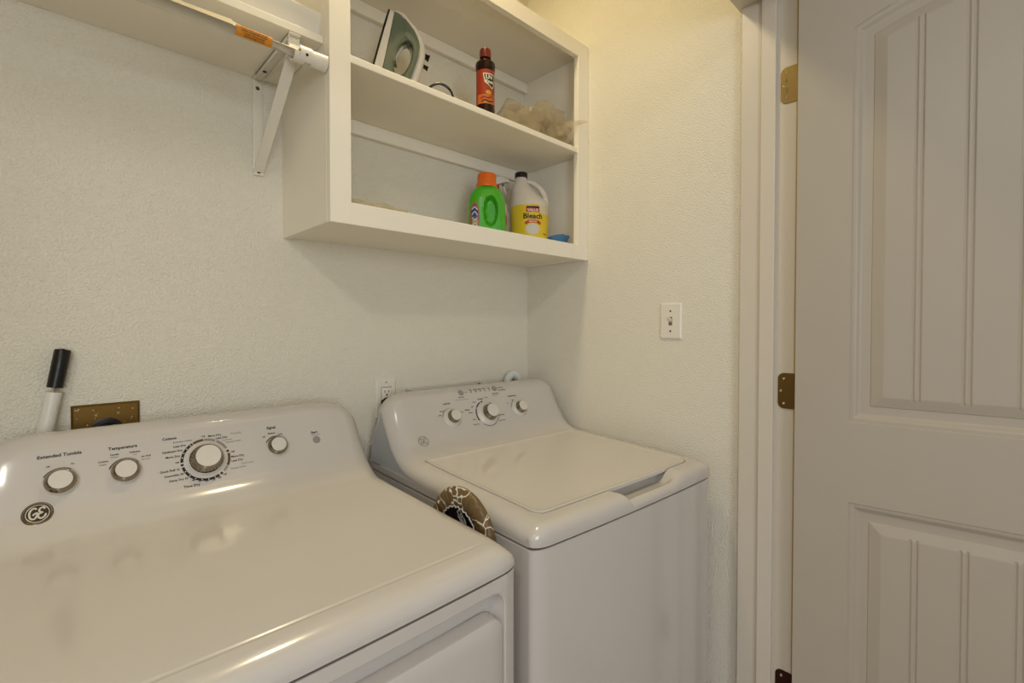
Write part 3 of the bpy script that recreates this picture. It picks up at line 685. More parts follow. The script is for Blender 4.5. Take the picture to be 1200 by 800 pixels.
plate(sw, 0, -0.6045, 1.2725, 0.069, 0.108, '-x', M_plate)
bm = bmesh.new(); add_box(bm, rel(sw, (-0.0055, -0.6045-0.0055, 1.2725-0.013)), rel(sw, (-0.0066, -0.6045+0.0055, 1.2725+0.013)), 0.0003)
bm_obj('toggle_slot', bm, mat('slot_shadow', (120, 112, 98), 0.6), sw)
bm = bmesh.new(); strap(bm, [], 0, 0) if False else None
vs = [bm.verts.new(rel(sw, p)) for p in ((-0.006, -0.6085, 1.269), (-0.006, -0.6005, 1.269), (-0.006, -0.6005, 1.279), (-0.006, -0.6085, 1.279), (-0.016, -0.6078, 1.279), (-0.016, -0.6012, 1.279), (-0.0165, -0.6012, 1.285), (-0.0165, -0.6078, 1.285))]
for f in ((0,1,2,3),(4,5,6,7),(0,1,5,4),(1,2,6,5),(2,3,7,6),(3,0,4,7)): bm.faces.new([vs[i] for i in f])
bmesh.ops.bevel(bm, geom=list(bm.edges), offset=0.0008, segments=2, affect='EDGES')
bm_obj('toggle', bm, M_plate, sw)
for dz in (0.030, -0.030): lathe('screw', [(0.0028, 0), (0.0026, 0.0008), (0, 0.001)], rel(sw, (-0.006, -0.6045, 1.2725+dz)), (-1, 0, 0), M_dark, sw, 14)

oz, ox = 1.0395, -0.616
ol_ = thing('wall_outlet', 'white wall outlet with a black plug in it, beside the washer console', 'outlet', (ox, 0, oz))
plate(ol_, ox, 0, oz, 0.066, 0.116, '-y', M_plate)
bm = bmesh.new(); add_box(bm, rel(ol_, (ox-0.0175, -0.005, oz-0.0345)), rel(ol_, (ox+0.0175, -0.0062, oz+0.0345)), 0.0003); bm_obj('socket_gap', bm, M_dark, ol_)
bm = bmesh.new(); add_box(bm, rel(ol_, (ox-0.0163, -0.005, oz-0.033)), rel(ol_, (ox+0.0163, -0.0085, oz+0.033)), 0.001); fc = bm_obj('socket_face', bm, M_plate, ol_)
for zz in (0.017,):
    for a, b, w_, h_ in ((-0.0065, 0.004, 0.0020, 0.0075), (0.0065, 0.004, 0.0020, 0.0065), (0, -0.006, 0.0048, 0.0048)):
        bm = bmesh.new(); add_box(bm, rel(ol_, (ox+a-w_/2, -0.0083, oz+zz+b-h_/2)), rel(ol_, (ox+a+w_/2, -0.0088, oz+zz+b+h_/2)), 0.0004); bm_obj('slot', bm, M_dark, ol_)
for dz in (0.048, -0.048): lathe('screw', [(0.0026, 0), (0, 0.0008)], rel(ol_, (ox, -0.006, oz+dz)), (0, -1, 0), M_grey, ol_, 12)
pc = thing('power_cord', 'black plug and cord of the washer in the white outlet', 'cord', (ox, -0.02, oz-0.02))
bm = bmesh.new(); add_tube(bm, [rel(pc, p) for p in ((ox-0.004, -0.0087, oz-0.010), (ox-0.006, -0.022, oz-0.009), (ox-0.008, -0.032, oz-0.010))], [0.0140, 0.0140, 0.009], 18)
bm_obj('plug_body', bm, M_black, pc)
bm = bmesh.new(); cpts = catmull([(ox-0.006, -0.030, oz-0.010), (ox-0.012, -0.036, oz-0.020), (ox-0.028, -0.030, oz-0.032), (ox-0.030, -0.026, oz-0.05), (ox+0.0, -0.022, oz-0.10), (ox+0.02, -0.020, oz-0.25), (ox+0.03, -0.022, 0.5), (ox+0.05, -0.022, 0.12)], 6)
add_tube(bm, [rel(pc, p) for p in cpts], 0.0036, 10); bm_obj('cord', bm, M_black, pc)

M_oldbrass = mat('paint_flecked_brass', (118, 90, 40), 0.5, metal=0.75, var=0.3, bump=(60, .2, 3, .001))
do = thing('dryer_outlet', 'paint-flecked brass dryer outlet plate with a round black socket behind the dryer', 'outlet', (-1.2625, 0, 1.041))
plate(do, -1.2625, 0, 1.041, 0.110, 0.112, '-y', M_oldbrass, 0.008)
lathe('socket', [(0.0275, 0), (0.0275, 0.0014), (0.024, 0.002), (0, 0.002)], rel(do, (-1.2625, -0.0082, 1.040)), (0, -1, 0), M_black, do, 36)
lathe('round_plug', [(0.0205, 0), (0.0195, 0.018), (0, 0.018)], rel(do, (-1.2625, -0.0100, 1.037)), (0, -1, 0), M_black, do, 30)
for dx in (-0.018, 0.018): lathe('screw', [(0.003, 0), (0.0028, 0.0008), (0.001, 0.0004), (0, 0.0004)], rel(do, (-1.2625+dx, -0.0085, 1.076)), (0, -1, 0), M_brass, do, 14)
random.seed(4); P = Print()
for k in range(26):
    a, b, r_ = random.uniform(-.05, .05), random.uniform(0.0, .05), random.uniform(.0004, .0012)
    n = 6; P.poly([(a+r_*random.uniform(.7, 1.4)*math.cos(2*math.pi*j/n), b+r_*random.uniform(.7, 1.4)*math.sin(2*math.pi*j/n)) for j in range(n)], lambda p, q: rel(do, (-1.2625+p, -0.0086, 1.041+q)), 0)
P.build('paint_flecks', [mat('fleck_paint', (225, 205, 160), 0.5)], do)['kind'] = 'stuff'

# corrugated hose arching up behind the washer and the rim of the recessed valve box
hs = thing('drain_hose', 'white corrugated hose hooked over behind the top of the washer console', 'hose', (-0.10, -0.018, 1.05))
bm = bmesh.new(); hp = []; hr = []
n = 90
for k in range(n+1):
    a = R(188 - 196*k/n); hp.append(rel(hs, (-0.101 + 0.028*math.cos(a), -0.022, 1.046 + 0.030*math.sin(a)))); hr.append(0.0145 + (0.0022 if (k//3) % 2 else 0))
hp = [(hp[0][0], hp[0][1], hp[0][2]-0.12+0.12*j/12) for j in range(12)] + hp; hr = [0.0145+(0.002 if j % 2 else 0) for j in range(12)] + hr
hp += [(hp[-1][0], hp[-1][1], hp[-1][2]-0.02*j) for j in range(1, 8)]; hr += [0.013]*7
add_tube(bm, hp, [r_*0.9 for r_ in hr], 14); bm_obj('hose_tube', bm, mat('hose_plastic', (222, 222, 216), 0.4), hs)
hb = thing('valve_box', 'white rim of the recessed valve box on the back wall behind the washer console', 'valve box', (-0.395, 0, 0.98))
bm = bmesh.new()
for a, b in (((-0.545, 0.0, 1.043), (-0.245, -0.008, 1.063)), ((-0.545, 0, 0.90), (-0.531, -0.008, 1.057)), ((-0.259, 0, 0.90), (-0.245, -0.008, 1.057)), ((-0.545, 0, 0.90), (-0.245, -0.008, 0.914))): add_box(bm, rel(hb, a), rel(hb, b), 0.002)
bm_obj('box_rim', bm, M_plastic, hb); box('box_back', rel(hb, (-0.54, -0.0005, 0.905)), rel(hb, (-0.25, -0.002, 1.052)), M_appside, hb)

# ---------------------------------------------------------------- mop handle leaning behind the dryer
pole = thing('mop_handle', 'white mop handle with a black grip leaning on the back wall behind the dryer', 'mop', (-1.52, -0.05, 0))
d = Vector((-1.3275+1.356, 0.0, 1.213-1.05)).normalized(); top = Vector((-1.3270, -0.0185, 1.2135))
d = Vector((0.172, 0.022, 1)).normalized()
def pp(t): return tuple(top - d*t - Vector(pole.location))
bm = bmesh.new(); add_tube(bm, [pp(0), pp(0.0015), pp(0.004), pp(0.040), pp(0.0405), pp(0.042), pp(0.0425), pp(0.076)], [0.0095, 0.0115, 0.0128, 0.0128, 0.0124, 0.0124, 0.0128, 0.0124], 28); bm_obj('grip', bm, M_black, pole)['label'] = 'black plastic grip'
bm = bmesh.new(); add_tube(bm, [pp(0.074), pp(0.085), pp(1.19)], [0.0122, 0.0126, 0.0132], 28); bm_obj('pole', bm, M_clear_white, pole)

# ---------------------------------------------------------------- fabric cover wedged between the machines
fabric = bpy.data.materials.new('marbled_satin'); fabric.use_nodes = True; nt = fabric.node_tree; b = nt.nodes['Principled BSDF']
tc = nt.nodes.new('ShaderNodeTexCoord'); ns = nt.nodes.new('ShaderNodeTexNoise'); ns.inputs['Scale'].default_value = 14
nt.links.new(tc.outputs['Object'], ns.inputs['Vector'])
mxv = nt.nodes.new('ShaderNodeMix'); mxv.data_type = 'RGBA'; mxv.inputs[0].default_value = 0.06
nt.links.new(tc.outputs['Object'], mxv.inputs[6]); nt.links.new(ns.outputs['Color'], mxv.inputs[7])
vo = nt.nodes.new('ShaderNodeTexVoronoi'); vo.feature = 'DISTANCE_TO_EDGE'; vo.inputs['Scale'].default_value = 22
nt.links.new(mxv.outputs[2], vo.inputs['Vector'])
rp = nt.nodes.new('ShaderNodeValToRGB'); rp.color_ramp.elements[0].position = 0.016; rp.color_ramp.elements[0].color = (*s2l((226, 218, 200)), 1)
rp.color_ramp.elements[1].position = 0.034; rp.color_ramp.elements[1].color = (*s2l((104, 82, 50)), 1)
nt.links.new(vo.outputs['Distance'], rp.inputs[0]); nt.links.new(rp.outputs[0], b.inputs['Base Color']); b.inputs['Roughness'].default_value = 0.4
cv = thing('fabric_cover', 'round brown white-veined fabric cover wedged between the dryer and the washer', 'cover', (-0.742, -0.54, 0.83))
bm = bmesh.new(); n = 144; rings = []
for (r_, x_, pl) in ((0.0, 0.014, 0), (0.06, 0.014, 0), (0.090, 0.012, 0.000), (0.098, 0.005, 0.0006), (0.100, -0.002, 0.0010), (0.096, -0.009, 0.0018), (0.086, -0.013, 0.0022), (0.074, -0.0125, 0.0026), (0.064, -0.010, 0.0028), (0.060, -0.006, 0.002)):
    if r_ == 0: rings.append([bm.verts.new((x_, 0, 0))]); continue
    rg = []
    for k in range(n):
        a = 2*math.pi*k/n; wv = math.sin(a*31+math.sin(a*5)*2)+0.4*math.sin(a*47)
        rr = r_ + pl*0.3*wv; rg.append(bm.verts.new((x_ - abs(pl)*0.6*wv, rr*math.cos(a), rr*math.sin(a)*1.0)))
    rings.append(rg)
for A, B in zip(rings, rings[1:]):
    for k in range(n):
        if len(A) == 1: bm.faces.new((A[0], B[k], B[(k+1) % n]))
        else: bm.faces.new((A[k], A[(k+1) % n], B[(k+1) % n], B[k]))
bm_obj('cover_shell', bm, fabric, cv, smooth=60)
bm = bmesh.new(); pts = []
for k in range(120):
    a = 2*math.pi*k/120; pts.append((-0.0115+0.001*math.sin(a*33), (0.0615+0.0016*math.sin(a*29))*math.cos(a), (0.0615+0.0016*math.sin(a*29))*math.sin(a)))
add_tube(bm, pts+[pts[0]], 0.0014, 6, cap=False); bm_obj('elastic_edge', bm, mat('elastic_white', (214, 208, 196), 0.6), cv)
P = Print(); fn = lambda a, b_: (-0.0045, -a, b_)
P.poly([(0.061*math.cos(2*math.pi*k/40), 0.061*math.sin(2*math.pi*k/40)) for k in range(40)], lambda a, b_: (-0.004, -a, b_), 0)
for pts in ([(-.012,.048),(-.004,.052),(.004,.046),(.012,.036),(.016,.026),(.006,.03),(-.004,.04),(-.012,.048)], [(-.002,.046),(.004,.036),(.012,.030)], [(.0,.04),(.008,.042),(.016,.034),(.018,.024)], [(-.010,.040),(.0,.032),(.010,.024)]):
    P.stroke([tuple(p) for p in catmull(pts, 6)], 0.0022, fn, 1)
P.build('dark_lining', [M_black, mat('lining_print', (200, 196, 190), 0.5)], cv)

# ---------------------------------------------------------------- steam iron standing on its heel
ir = thing('steam_iron', 'white steam iron with a grey-green water tank, standing on its heel on the upper shelf', 'iron', (-0.742, -0.125, 1.859))
ir.rotation_euler = (0, 0, R(-24)); ir.scale = (0.86, 0.9, 1.0)
ax_, bx_ = Vector((0.287, 0, 0.958)), Vector((0.958, 0, -0.287))
def I(a, b_, y): 
    if b_ > 0: a = max(a, 0.2996*b_)
    return ax_*a + bx_*b_ + Vector((0, y, 0))
def wpl(a): # plan form half-width of the sole
    t = max(0.0, min(1.0, a/0.254)); return 0.052*math.sqrt(max(0.0, 1-t**2.2))*(0.86+0.14*min(1, t*4)) + 0.0005
def lofted(name, bl, m, sc=(1, 1), rnd=0.0):
    bm = bmesh.new(); rows = []; na = 26
    for i in range(na+1):
        a = 0.254*math.sin(math.pi/2*i/na)
        row = []
        for b_, k in bl:
            bb = b_(a) if callable(b_) else b_
            row.append((a, bb, wpl(a)*k))
        ring = [bm.verts.new(I(A, B, y)) for A, B, y in row] + [bm.verts.new(I(A, B, -y)) for A, B, y in row[::-1]]
        rows.append(ring)
    n = len(rows[0])
    for A, B in zip(rows, rows[1:]):
        for k in range(n): bm.faces.new((A[k], A[(k+1) % n], B[(k+1) % n], B[k]))
    bm.faces.new(rows[0]); bm.faces.new(rows[-1])
    return bm_obj(name, bm, m, ir, smooth=45)
M_sole = mat('dark_soleplate', (30, 26, 24), 0.3, metal=0.4)
M_tank = mat('smoky_tank_plastic', (84, 98, 84), 0.18, coat=0.6, var=0.25)
lofted('soleplate', [(0.0, 0.97), (0.0, 1.0), (0.005, 1.0), (0.006, 0.96)], M_sole)
lofted('skirt', [(0.005, 0.95), (0.006, 0.98), (lambda a: 0.012+0.012*(1-(a/0.26)**2), 0.97), (lambda a: 0.016+0.014*(1-(a/0.26)**2), 0.90)], M_plastic)
# tank with its hand opening
ho = [(.2520, .018), (.2575, .034), (.243, .062), (.226, .090), (.200, .112), (.171, .119), (.131, .117), (.090, .112), (.055, .104), (.036, .088), (.020, .060), (.010, .030)]
hoc = [tuple(p) for p in catmull(ho, 6)]; hoc += [(0.010+(0.242)*k/24, 0.030-0.012*(k/24)**2) for k in range(1, 24)]
c0 = (0.138, 0.078); n = len(hoc); bm = bmesh.new()
def hole(i, g=1.0):
    a, b_ = hoc[i]; th = math.atan2(b_-c0[1], a-c0[0]); return (c0[0]+0.052*g*math.cos(th), c0[1]+0.0215*g*math.sin(th)+0.004*math.cos(th))
def th_(a, b_): return max(0.003, wpl(min(a, .25))*(0.90 - 4.6*max(0, b_-0.022)) + (0.004 if b_ > .05 else 0))
rings = []
for sgn, lst in ((1, [(0, .80), (0.04, .97), (0.3, 1.0), (0.75, 1.0), (0.95, .9), (1, .7)]), (-1, [(1, .7), (0.95, .9), (0.75, 1.0), (0.3, 1.0), (0.04, .97), (0, .80)])):
    for q, k in lst:
        rg = []
        for i in range(n):
            a, b_ = hoc[i]; ha, hb_ = hole(i); A, B = a+(ha-a)*q, b_+(hb_-b_)*q
            rg.append(bm.verts.new(I(A, B, sgn*th_(A, B)*k)))
        rings.append(rg)
for A, B in zip(rings, rings[1:]+rings[:1]):
    for k in range(n): bm.faces.new((A[k], A[(k+1) % n], B[(k+1) % n], B[k]))
bm_obj('water_tank', bm, M_tank, ir, smooth=50)
def sweep_flat(name, pts, hw, ht, m, n=14):
    bm = bmesh.new(); rows = []
    for i, (a, b_) in enumerate(pts):
        a0, b0 = pts[max(0, i-1)]; a1, b1 = pts[min(len(pts)-1, i+1)]; dx, dy = a1-a0, b1-b0; l = math.hypot(dx, dy); nx_, ny_ = -dy/l, dx/l
        H_ = ht[i] if isinstance(ht, list) else ht; W_ = hw[i] if isinstance(hw, list) else hw
        rows.append([bm.verts.new(I(a+nx_*H_*math.cos(2*math.pi*k/n), b_+ny_*H_*math.cos(2*math.pi*k/n), W_*math.sin(2*math.pi*k/n))) for k in range(n)])
    for A, B in zip(rows, rows[1:]):
        for k in range(n): bm.faces.new((A[k], A[(k+1) % n], B[(k+1) % n], B[k]))
    bm.faces.new(rows[0]); bm.faces.new(rows[-1]); return bm_obj(name, bm, m, ir, smooth=60)
hp_ = [tuple(p) for p in catmull([(.256, .022), (.256, .042), (.243, .068), (.226, .097), (.200, .1195), (.170, .1265), (.131, .126), (.090, .121), (.055, .112), (.034, .098)], 5)]
m_ = len(hp_)
sweep_flat('handle', hp_, [0.008+0.013*min(1, 3.0*k/m_) for k in range(m_)], [0.004+0.0105*min(1, 2.0*k/m_) for k in range(m_)], M_plastic)
bm = bmesh.new(); add_tube(bm, [I(.118, .062, 0), I(.140, .055, 0), I(.165, .060, 0), I(.176, .068, 0)], [.006, .008, .007, .003], 12); bm_obj('dial_stem', bm, M_plastic, ir)
M_knobd = mat('dark_brown_plastic', (58, 40, 26), 0.35)
bm = bmesh.new(); add_tube(bm, [I(.186, .122, 0), I(.184, .152, 0)], [.012, .010], 14); bm_obj('steam_button', bm, M_knobd, ir)
bm = bmesh.new(); add_tube(bm, [I(.158, .125, 0), I(.156, .156, 0)], [.009, .007], 14); bm_obj('spray_button', bm, M_knobd, ir)
bm = bmesh.new(); add_tube(bm, [I(.250, .052, 0), I(.257, .062, 0)], [.006, .0045], 12); bm_obj('spray_nozzle', bm, M_plastic, ir)
bm = bmesh.new(); cp = catmull([I(.035, .098, 0), I(.02, .125, 0.01), (0.155, 0.02, 0.006), (0.19, 0.0, 0.004), (0.165, -0.06, 0.004), (0.190, -0.085, 0.022), (0.215, -0.090, 0.030), (0.245, -0.090, 0.018), (0.26, -0.07, 0.004), (0.26, 0.0, 0.004), (0.23, 0.06, 0.004)], 7)
add_tube(bm, cp, 0.0034, 10); bm_obj('cord', bm, M_black, ir)['label'] = 'black power cord looping along the shelf'

# ---------------------------------------------------------------- bottles
def bottle_mat(name, rgb, rough=0.25, trans=0): return mat(name, rgb, rough, coat=0.4, trans=trans)
def cyl(o, r, z0, dirn=R(-110)):
    """map (a,b) onto a cylinder of radius r; a=0 faces the camera side"""
    return lambda a, b_, o=o: (r*math.cos(dirn + a/r), r*math.sin(dirn + a/r), z0+b_)
sb = thing('sauce_bottle', 'slim dark brown bottle with a red cap and orange label on the upper shelf', 'bottle', (-0.432, -0.252, 1.859))
lathe('bottle_body', [(0, 0.001), (0.022, 0.001), (0.0265, 0.005), (0.0275, 0.02), (0.026, 0.026), (0.026, 0.128), (0.0275, 0.134), (0.0285, 0.143), (0.0275, 0.152), (0.020, 0.160), (0.0145, 0.164), (0.0135, 0.175), (0, 0.175)], (0, 0, 0), (0, 0, 1), mat('dark_sauce_glass', (34, 12, 9), 0.12, coat=0.0, spec=0.3), sb, 40)
lathe('cap', [(0.0165, 0.168), (0.0165, 0.188), (0.0150, 0.193), (0, 0.194)], (0, 0, 0), (0, 0, 1), mat('dark_red_cap', (108, 30, 20), 0.3), sb, 32)
P = Print(); A0 = R(-118); f = cyl(sb, 0.0264, 0, A0)
def wrap(P, f, x0, x1, z0, z1, mi, n=24):
    v = [(x0+(x1-x0)*k/n, z) for k in range(n+1) for z in (z0, z1)]; P.add(v, [(2*k, 2*k+2, 2*k+3, 2*k+1) for k in range(n)], f, mi)
wrap(P, f, -0.0826, 0.0826, 0.030, 0.127, 0, 48)
f2 = cyl(sb, 0.0267, 0, A0); wrap(P, f2, -0.030, 0.040, 0.030, 0.056, 1)
f3 = cyl(sb, 0.0269, 0, A0)
def g1(o_): return lambda a, b_: cyl(sb, 0.0264+o_, 0, A0)((a-.006)*1.25, .096+(b_-.096)*1.2)
P.polyx([(-.004,.112),(.026,.112),(.027,.092),(.018,.076),(.012,.082),(-.001,.092)], g1(.0005), 2)
P.polyx([(-.002,.110),(.024,.110),(.025,.093),(.018,.079),(.012,.084),(.001,.093)], g1(.0007), 3)
P.text('LN', 0.013, lambda a, b_: g1(.0009)(a+.010, b_+.1035), True, 2); P.text('Ener', 0.0115, lambda a, b_: g1(.0009)(a+.012, b_+.0925), True, 2)
P.polyx([(.004+.009*math.cos(t), .062+.006*math.sin(t)) for t in [2*math.pi*k/16 for k in range(16)]], f3, 4)
P.stroke([tuple(p) for p in catmull([(-.020, .044), (-.010, .049), (.002, .046), (.014, .051), (.026, .046)], 4)], .005, f3, 0); P.stroke([tuple(p) for p in catmull([(-.018, .035), (-.008, .040), (.006, .036), (.022, .041)], 4)], .004, f3, 3)
P.build('label', [mat('label_brick', (146, 48, 22), 0.4), mat('label_orange', (184, 96, 34), 0.4), mat('label_cream', (222, 214, 196), 0.4), mat('label_darkgreen', (28, 44, 30), 0.4), mat('label_gold', (196, 140, 50), 0.4)], sb)

# bleach jug
bl = thing('bleach_jug', 'white bleach jug with a black cap and yellow label on the lower cabinet shelf', 'jug', (-0.158, -0.164, 1.5335)); bl.scale = (1.06, 1.06, 1.0)
M_hdpe = mat('white_hdpe', (214, 206, 194), 0.35)
ry_ = 0.0615
def jug_r(z): # radius by height
    pts = [(0, .055), (.006, .060), (.13, .0605), (.14, .0605), (.165, .046), (.19, .034), (.205, .026), (.216, .0205), (.228, .0185), (.232, .0185)]
    return float(np.interp(z, [p[0] for p in pts], [p[1] for p in pts]))
bm = bmesh.new(); rings = []; n = 40
vd = Vector((math.cos(R(-43.8)), math.sin(R(-43.8)), 0))   # camera right: the handle side
for z in [0, .003, .008, .04, .08, .12, .135, .145, .155, .165, .175, .185, .195, .205, .213, .220, .228, .233]:
    r_ = jug_r(z); off = -0.027*step((z-0.130)/0.075)
    rings.append([bm.verts.new(vd*off + Vector((r_*math.cos(2*math.pi*k/n), r_*math.sin(2*math.pi*k/n), z))) for k in range(n)])
for A, B in zip(rings, rings[1:]):
    for k in range(n): bm.faces.new((A[k], A[(k+1) % n], B[(k+1) % n], B[k]))
bm.faces.new(rings[0][::-1]); bm.faces.new(rings[-1])
bm_obj('jug_body', bm, M_hdpe, bl, smooth=50)
bm = bmesh.new(); hp2 = catmull([tuple(vd*q + Vector((0, 0, z))) for q, z in ((-0.022, .214), (-0.006, .2165), (.016, .208), (.036, .190), (.0475, .168), (.0515, .148), (.050, .132), (.038, .120))], 6)
add_tube(bm, hp2, [0.0075+0.002*min(1, k/20) for k in range(len(hp2))], 16); bm_obj('handle', bm, M_hdpe, bl, smooth=60)
lathe('cap', [(0.0205, .228), (0.0205, .243), (0.019, .246), (0, .2465)], tuple(vd*-0.027), (0, 0, 1), M_black, bl, 32)
A0 = R(-128); P = Print(); n_ = 44
f = cyl(bl, 0.0609, 0, A0); wrap(P, f, -0.19, 0.19, 0.012, 0.126, 0, 64)
f2 = cyl(bl, 0.0612, 0, A0); wrap(P, f2, 0.020, 0.19, 0.096, 0.1262, 5, 24)
P.polyx([(-.019,.120),(.024,.120),(.024,.100),(-.019,.100)], cyl(bl, 0.0613, 0, A0), 1); P.polyx([(-.018,.119),(.023,.119),(.023,.1125),(-.018,.1125)], cyl(bl, 0.0615, 0, A0), 2)
P.text('VALUE', 0.0125, lambda a, b_: cyl(bl, 0.0616, 0.1062, A0)(a+.0025, b_), True, 4, cw=0.95)
P.text('Bleach', 0.0245, lambda a, b_: cyl(bl, 0.0614, 0.0865, A0)(a+.003, b_), True, 3)
P.stroke([tuple(p) for p in catmull([(-.022,.062),(-.012,.068),(.003,.070),(.018,.068),(.028,.062)], 4)], .0095, cyl(bl, 0.0614, 0, A0), 1); P.text('REGULAR', 0.0058, lambda a, b_: cyl(bl, 0.0616, 0.0695, A0)(a+.003, b_-8*a*a), True, 4)
P.polyx([(.003+.024*math.cos(t), .044+.018*math.sin(t)) for t in [2*math.pi*k/24 for k in range(24)]], cyl(bl, 0.0613, 0, A0), 6)
P.text('1.42 QT', 0.006, lambda a, b_: cyl(bl, 0.0616, 0.030, A0)(a+.046, b_), True, 3)
P.build('label', [mat('label_yellow', (222, 194, 40), 0.4), mat('label_red', (190, 48, 34), 0.4), mat('label_navy', (60, 22, 30), 0.4), M_ink, mat('label_white', (226, 220, 206), 0.4), mat('label_pale', (208, 200, 168), 0.4), mat('label_daisy', (206, 202, 184), 0.4)], bl)

# green detergent bottle (flattened, hand grip moulded into its face)
gd = thing('detergent_bottle', 'bright green laundry detergent bottle with an orange cap on the lower cabinet shelf', 'bottle', (-0.352, -0.165, 1.5335), R(-38)); gd.scale = (1.06, 1, 1)
M_green = mat('green_hdpe', (66, 172, 26), 0.28, coat=0.3)
bm = bmesh.new(); rings = []; n = 128
def gw(z): return float(np.interp(z, [0, .006, .03, .06, .11, .130, .145, .155, .160], [.050, .053, .0565, .056, .054, .050, .042, .032, .028]))
def gt(z): return float(np.interp(z, [0, .006, .12, .145, .160], [.034, .037, .036, .031, .025]))
zs = [0, .003] + [0.006+0.002*k for k in range(76)] + [.160]
for z in zs:
    rg = []
    for k in range(n):
        a = 2*math.pi*k/n; ca, sa = math.cos(a), math.sin(a); e_ = 0.72
        x = gw(z)*math.copysign(abs(ca)**e_, ca); y = gt(z)*math.copysign(abs(sa)**e_, sa)
        if y < 0:
            q = math.sqrt(((x-0.010)/0.019)**2 + ((z-0.080)/0.044)**2); y += 0.026*step((1.15-q)/0.35)
            y -= 0.004*math.exp(-((x-0.036)/0.006)**2)*step((0.13-z)/0.03)
        rg.append(bm.verts.new((x, y, z)))
    rings.append(rg)
for A, B in zip(rings, rings[1:]):
    for k in range(n): bm.faces.new((A[k], A[(k+1) % n], B[(k+1) % n], B[k]))
bm.faces.new(rings[0][::-1]); bm.faces.new(rings[-1])
bm_obj('bottle_body', bm, M_green, gd, smooth=60)
lathe('cap', [(0.0315, .157), (0.0322, .160), (0.0315, .166), (0.028, .173), (0.0275, .196), (0.0255, .200), (0, .2005)], (0, 0, 0), (0, 0, 1), mat('orange_cap', (224, 104, 24), 0.35), gd, 40)
P = Print()
def gf(k0): 
    def fn(a, b_):
        x = -0.0365 + a; z = 0.060+b_; q = min(0.999, abs(x)/gw(z)); y = -gt(z)*(1-q**(1/0.72*2))**(0.36) - 0.0006 - k0*0.0003; return (x, y, z)
    return fn
ov = [(0.013*math.cos(t), 0.044*math.sin(t)) for t in [2*math.pi*k/30 for k in range(30)]]
def disk(P, r1, r2, fn, mi, cx=0, cy=0, nn=28):
    v = [(cx, cy)]; F = []
    for q in (0.4, 0.75, 1.0): v += [(cx+r1*q*math.cos(2*math.pi*k/nn), cy+r2*q*math.sin(2*math.pi*k/nn)) for k in range(nn)]
    F += [(0, 1+k, 1+(k+1) % nn) for k in range(nn)]
    for s_ in range(2): F += [(1+s_*nn+k, 1+(s_+1)*nn+k, 1+(s_+1)*nn+(k+1) % nn, 1+s_*nn+(k+1) % nn) for k in range(nn)]
    P.add(v, F, fn, mi)
disk(P, 0.014, 0.046, gf(0), 0); disk(P, 0.0115, 0.040, gf(1), 1); disk(P, 0.010, 0.014, gf(2), 2, 0, 0.014); disk(P, 0.009, 0.010, gf(2), 3, 0.001, -0.016)
for pts in ([(-.008, .022), (0, .030), (.008, .020)], [(-.008, .006), (.0, .016), (.008, .004)], [(-.008,-.002),(0,-.010),(.008,-.004)], [(-.007, -.026), (.001, -.020), (.008, -.028)]): P.stroke([tuple(p) for p in catmull(pts, 4)], .003, gf(3), 4)
P.build('label', [mat('label_orangered', (196, 88, 48), 0.4), mat('label_slate', (92, 106, 124), 0.4), mat('label_blue2', (44, 66, 122), 0.4), mat('label_tan', (186, 160, 122), 0.4), mat('label_offwhite', (216, 212, 204), 0.4)], gd)

# spray bottle behind the detergent
sp = thing('spray_bottle', 'white trigger spray bottle with a red collar between the green detergent and the bleach', 'bottle', (-0.236, -0.092, 1.5335), R(-35)); sp.scale = (1, 1, 1.075)
bm = bmesh.new(); rings = []; n = 36
for z, a_, b_, ox_ in ((0, .034, .024, 0), (.004, .037, .026, 0), (.03, .038, .027, 0), (.09, .036, .025, 0), (.125, .033, .023, -.002), (.15, .022, .018, -.008), (.163, .014, .014, -.012), (.172, .0125, .0125, -.014)):
    rings.append([bm.verts.new((ox_+a_*math.cos(2*math.pi*k/n), b_*math.sin(2*math.pi*k/n), z)) for k in range(n)])
for A, B in zip(rings, rings[1:]):
    for k in range(n): bm.faces.new((A[k], A[(k+1) % n], B[(k+1) % n], B[k]))
bm.faces.new(rings[0][::-1]); bm.faces.new(rings[-1]); bm_obj('bottle_body', bm, M_hdpe, sp, smooth=50)
lathe('collar', [(0.016, .168), (0.016, .188), (0.013, .190), (0, .190)], (-0.014, 0, 0), (0, 0, 1), mat('red_collar', (178, 30, 34), 0.35), sp, 28)
bm = bmesh.new()
hpz = [(-0.030, .188, .210, .011), (-0.018, .188, .216, .012), (0.0, .192, .219, .011), (.014, .198, .218, .010), (.026, .200, .214, .008), (.036, .200, .211, .006)]
rows = []
for x, z0, z1, hw2 in hpz: rows.append([bm.verts.new((x, sy*hw2, z)) for sy, z in ((-1, z0), (1, z0), (1, z1-.004), (.6, z1), (-.6, z1), (-1, z1-.004))])
for A, B in zip(rows, rows[1:]):
    for k in range(6): bm.faces.new((A[k], A[(k+1) % 6], B[(k+1) % 6], B[k]))
bm.faces.new(rows[0]); bm.faces.new(rows[-1]); bm_obj('spray_head', bm, M_plastic, sp, smooth=30)
bm = bmesh.new(); add_tube(bm, [(.010, 0, .200), (.018, 0, .188), (.020, 0, .176), (.026, 0, .164)], [.006, .005, .0045, .003], 10); bm_obj('trigger', bm, M_plastic, sp)
P = Print(); 
def sf(k0): return lambda a, b_: ((0.0435)*math.cos(R(-62)+a/0.034), (0.0285+k0)*math.sin(R(-62)+a/0.034), 0.065+b_)
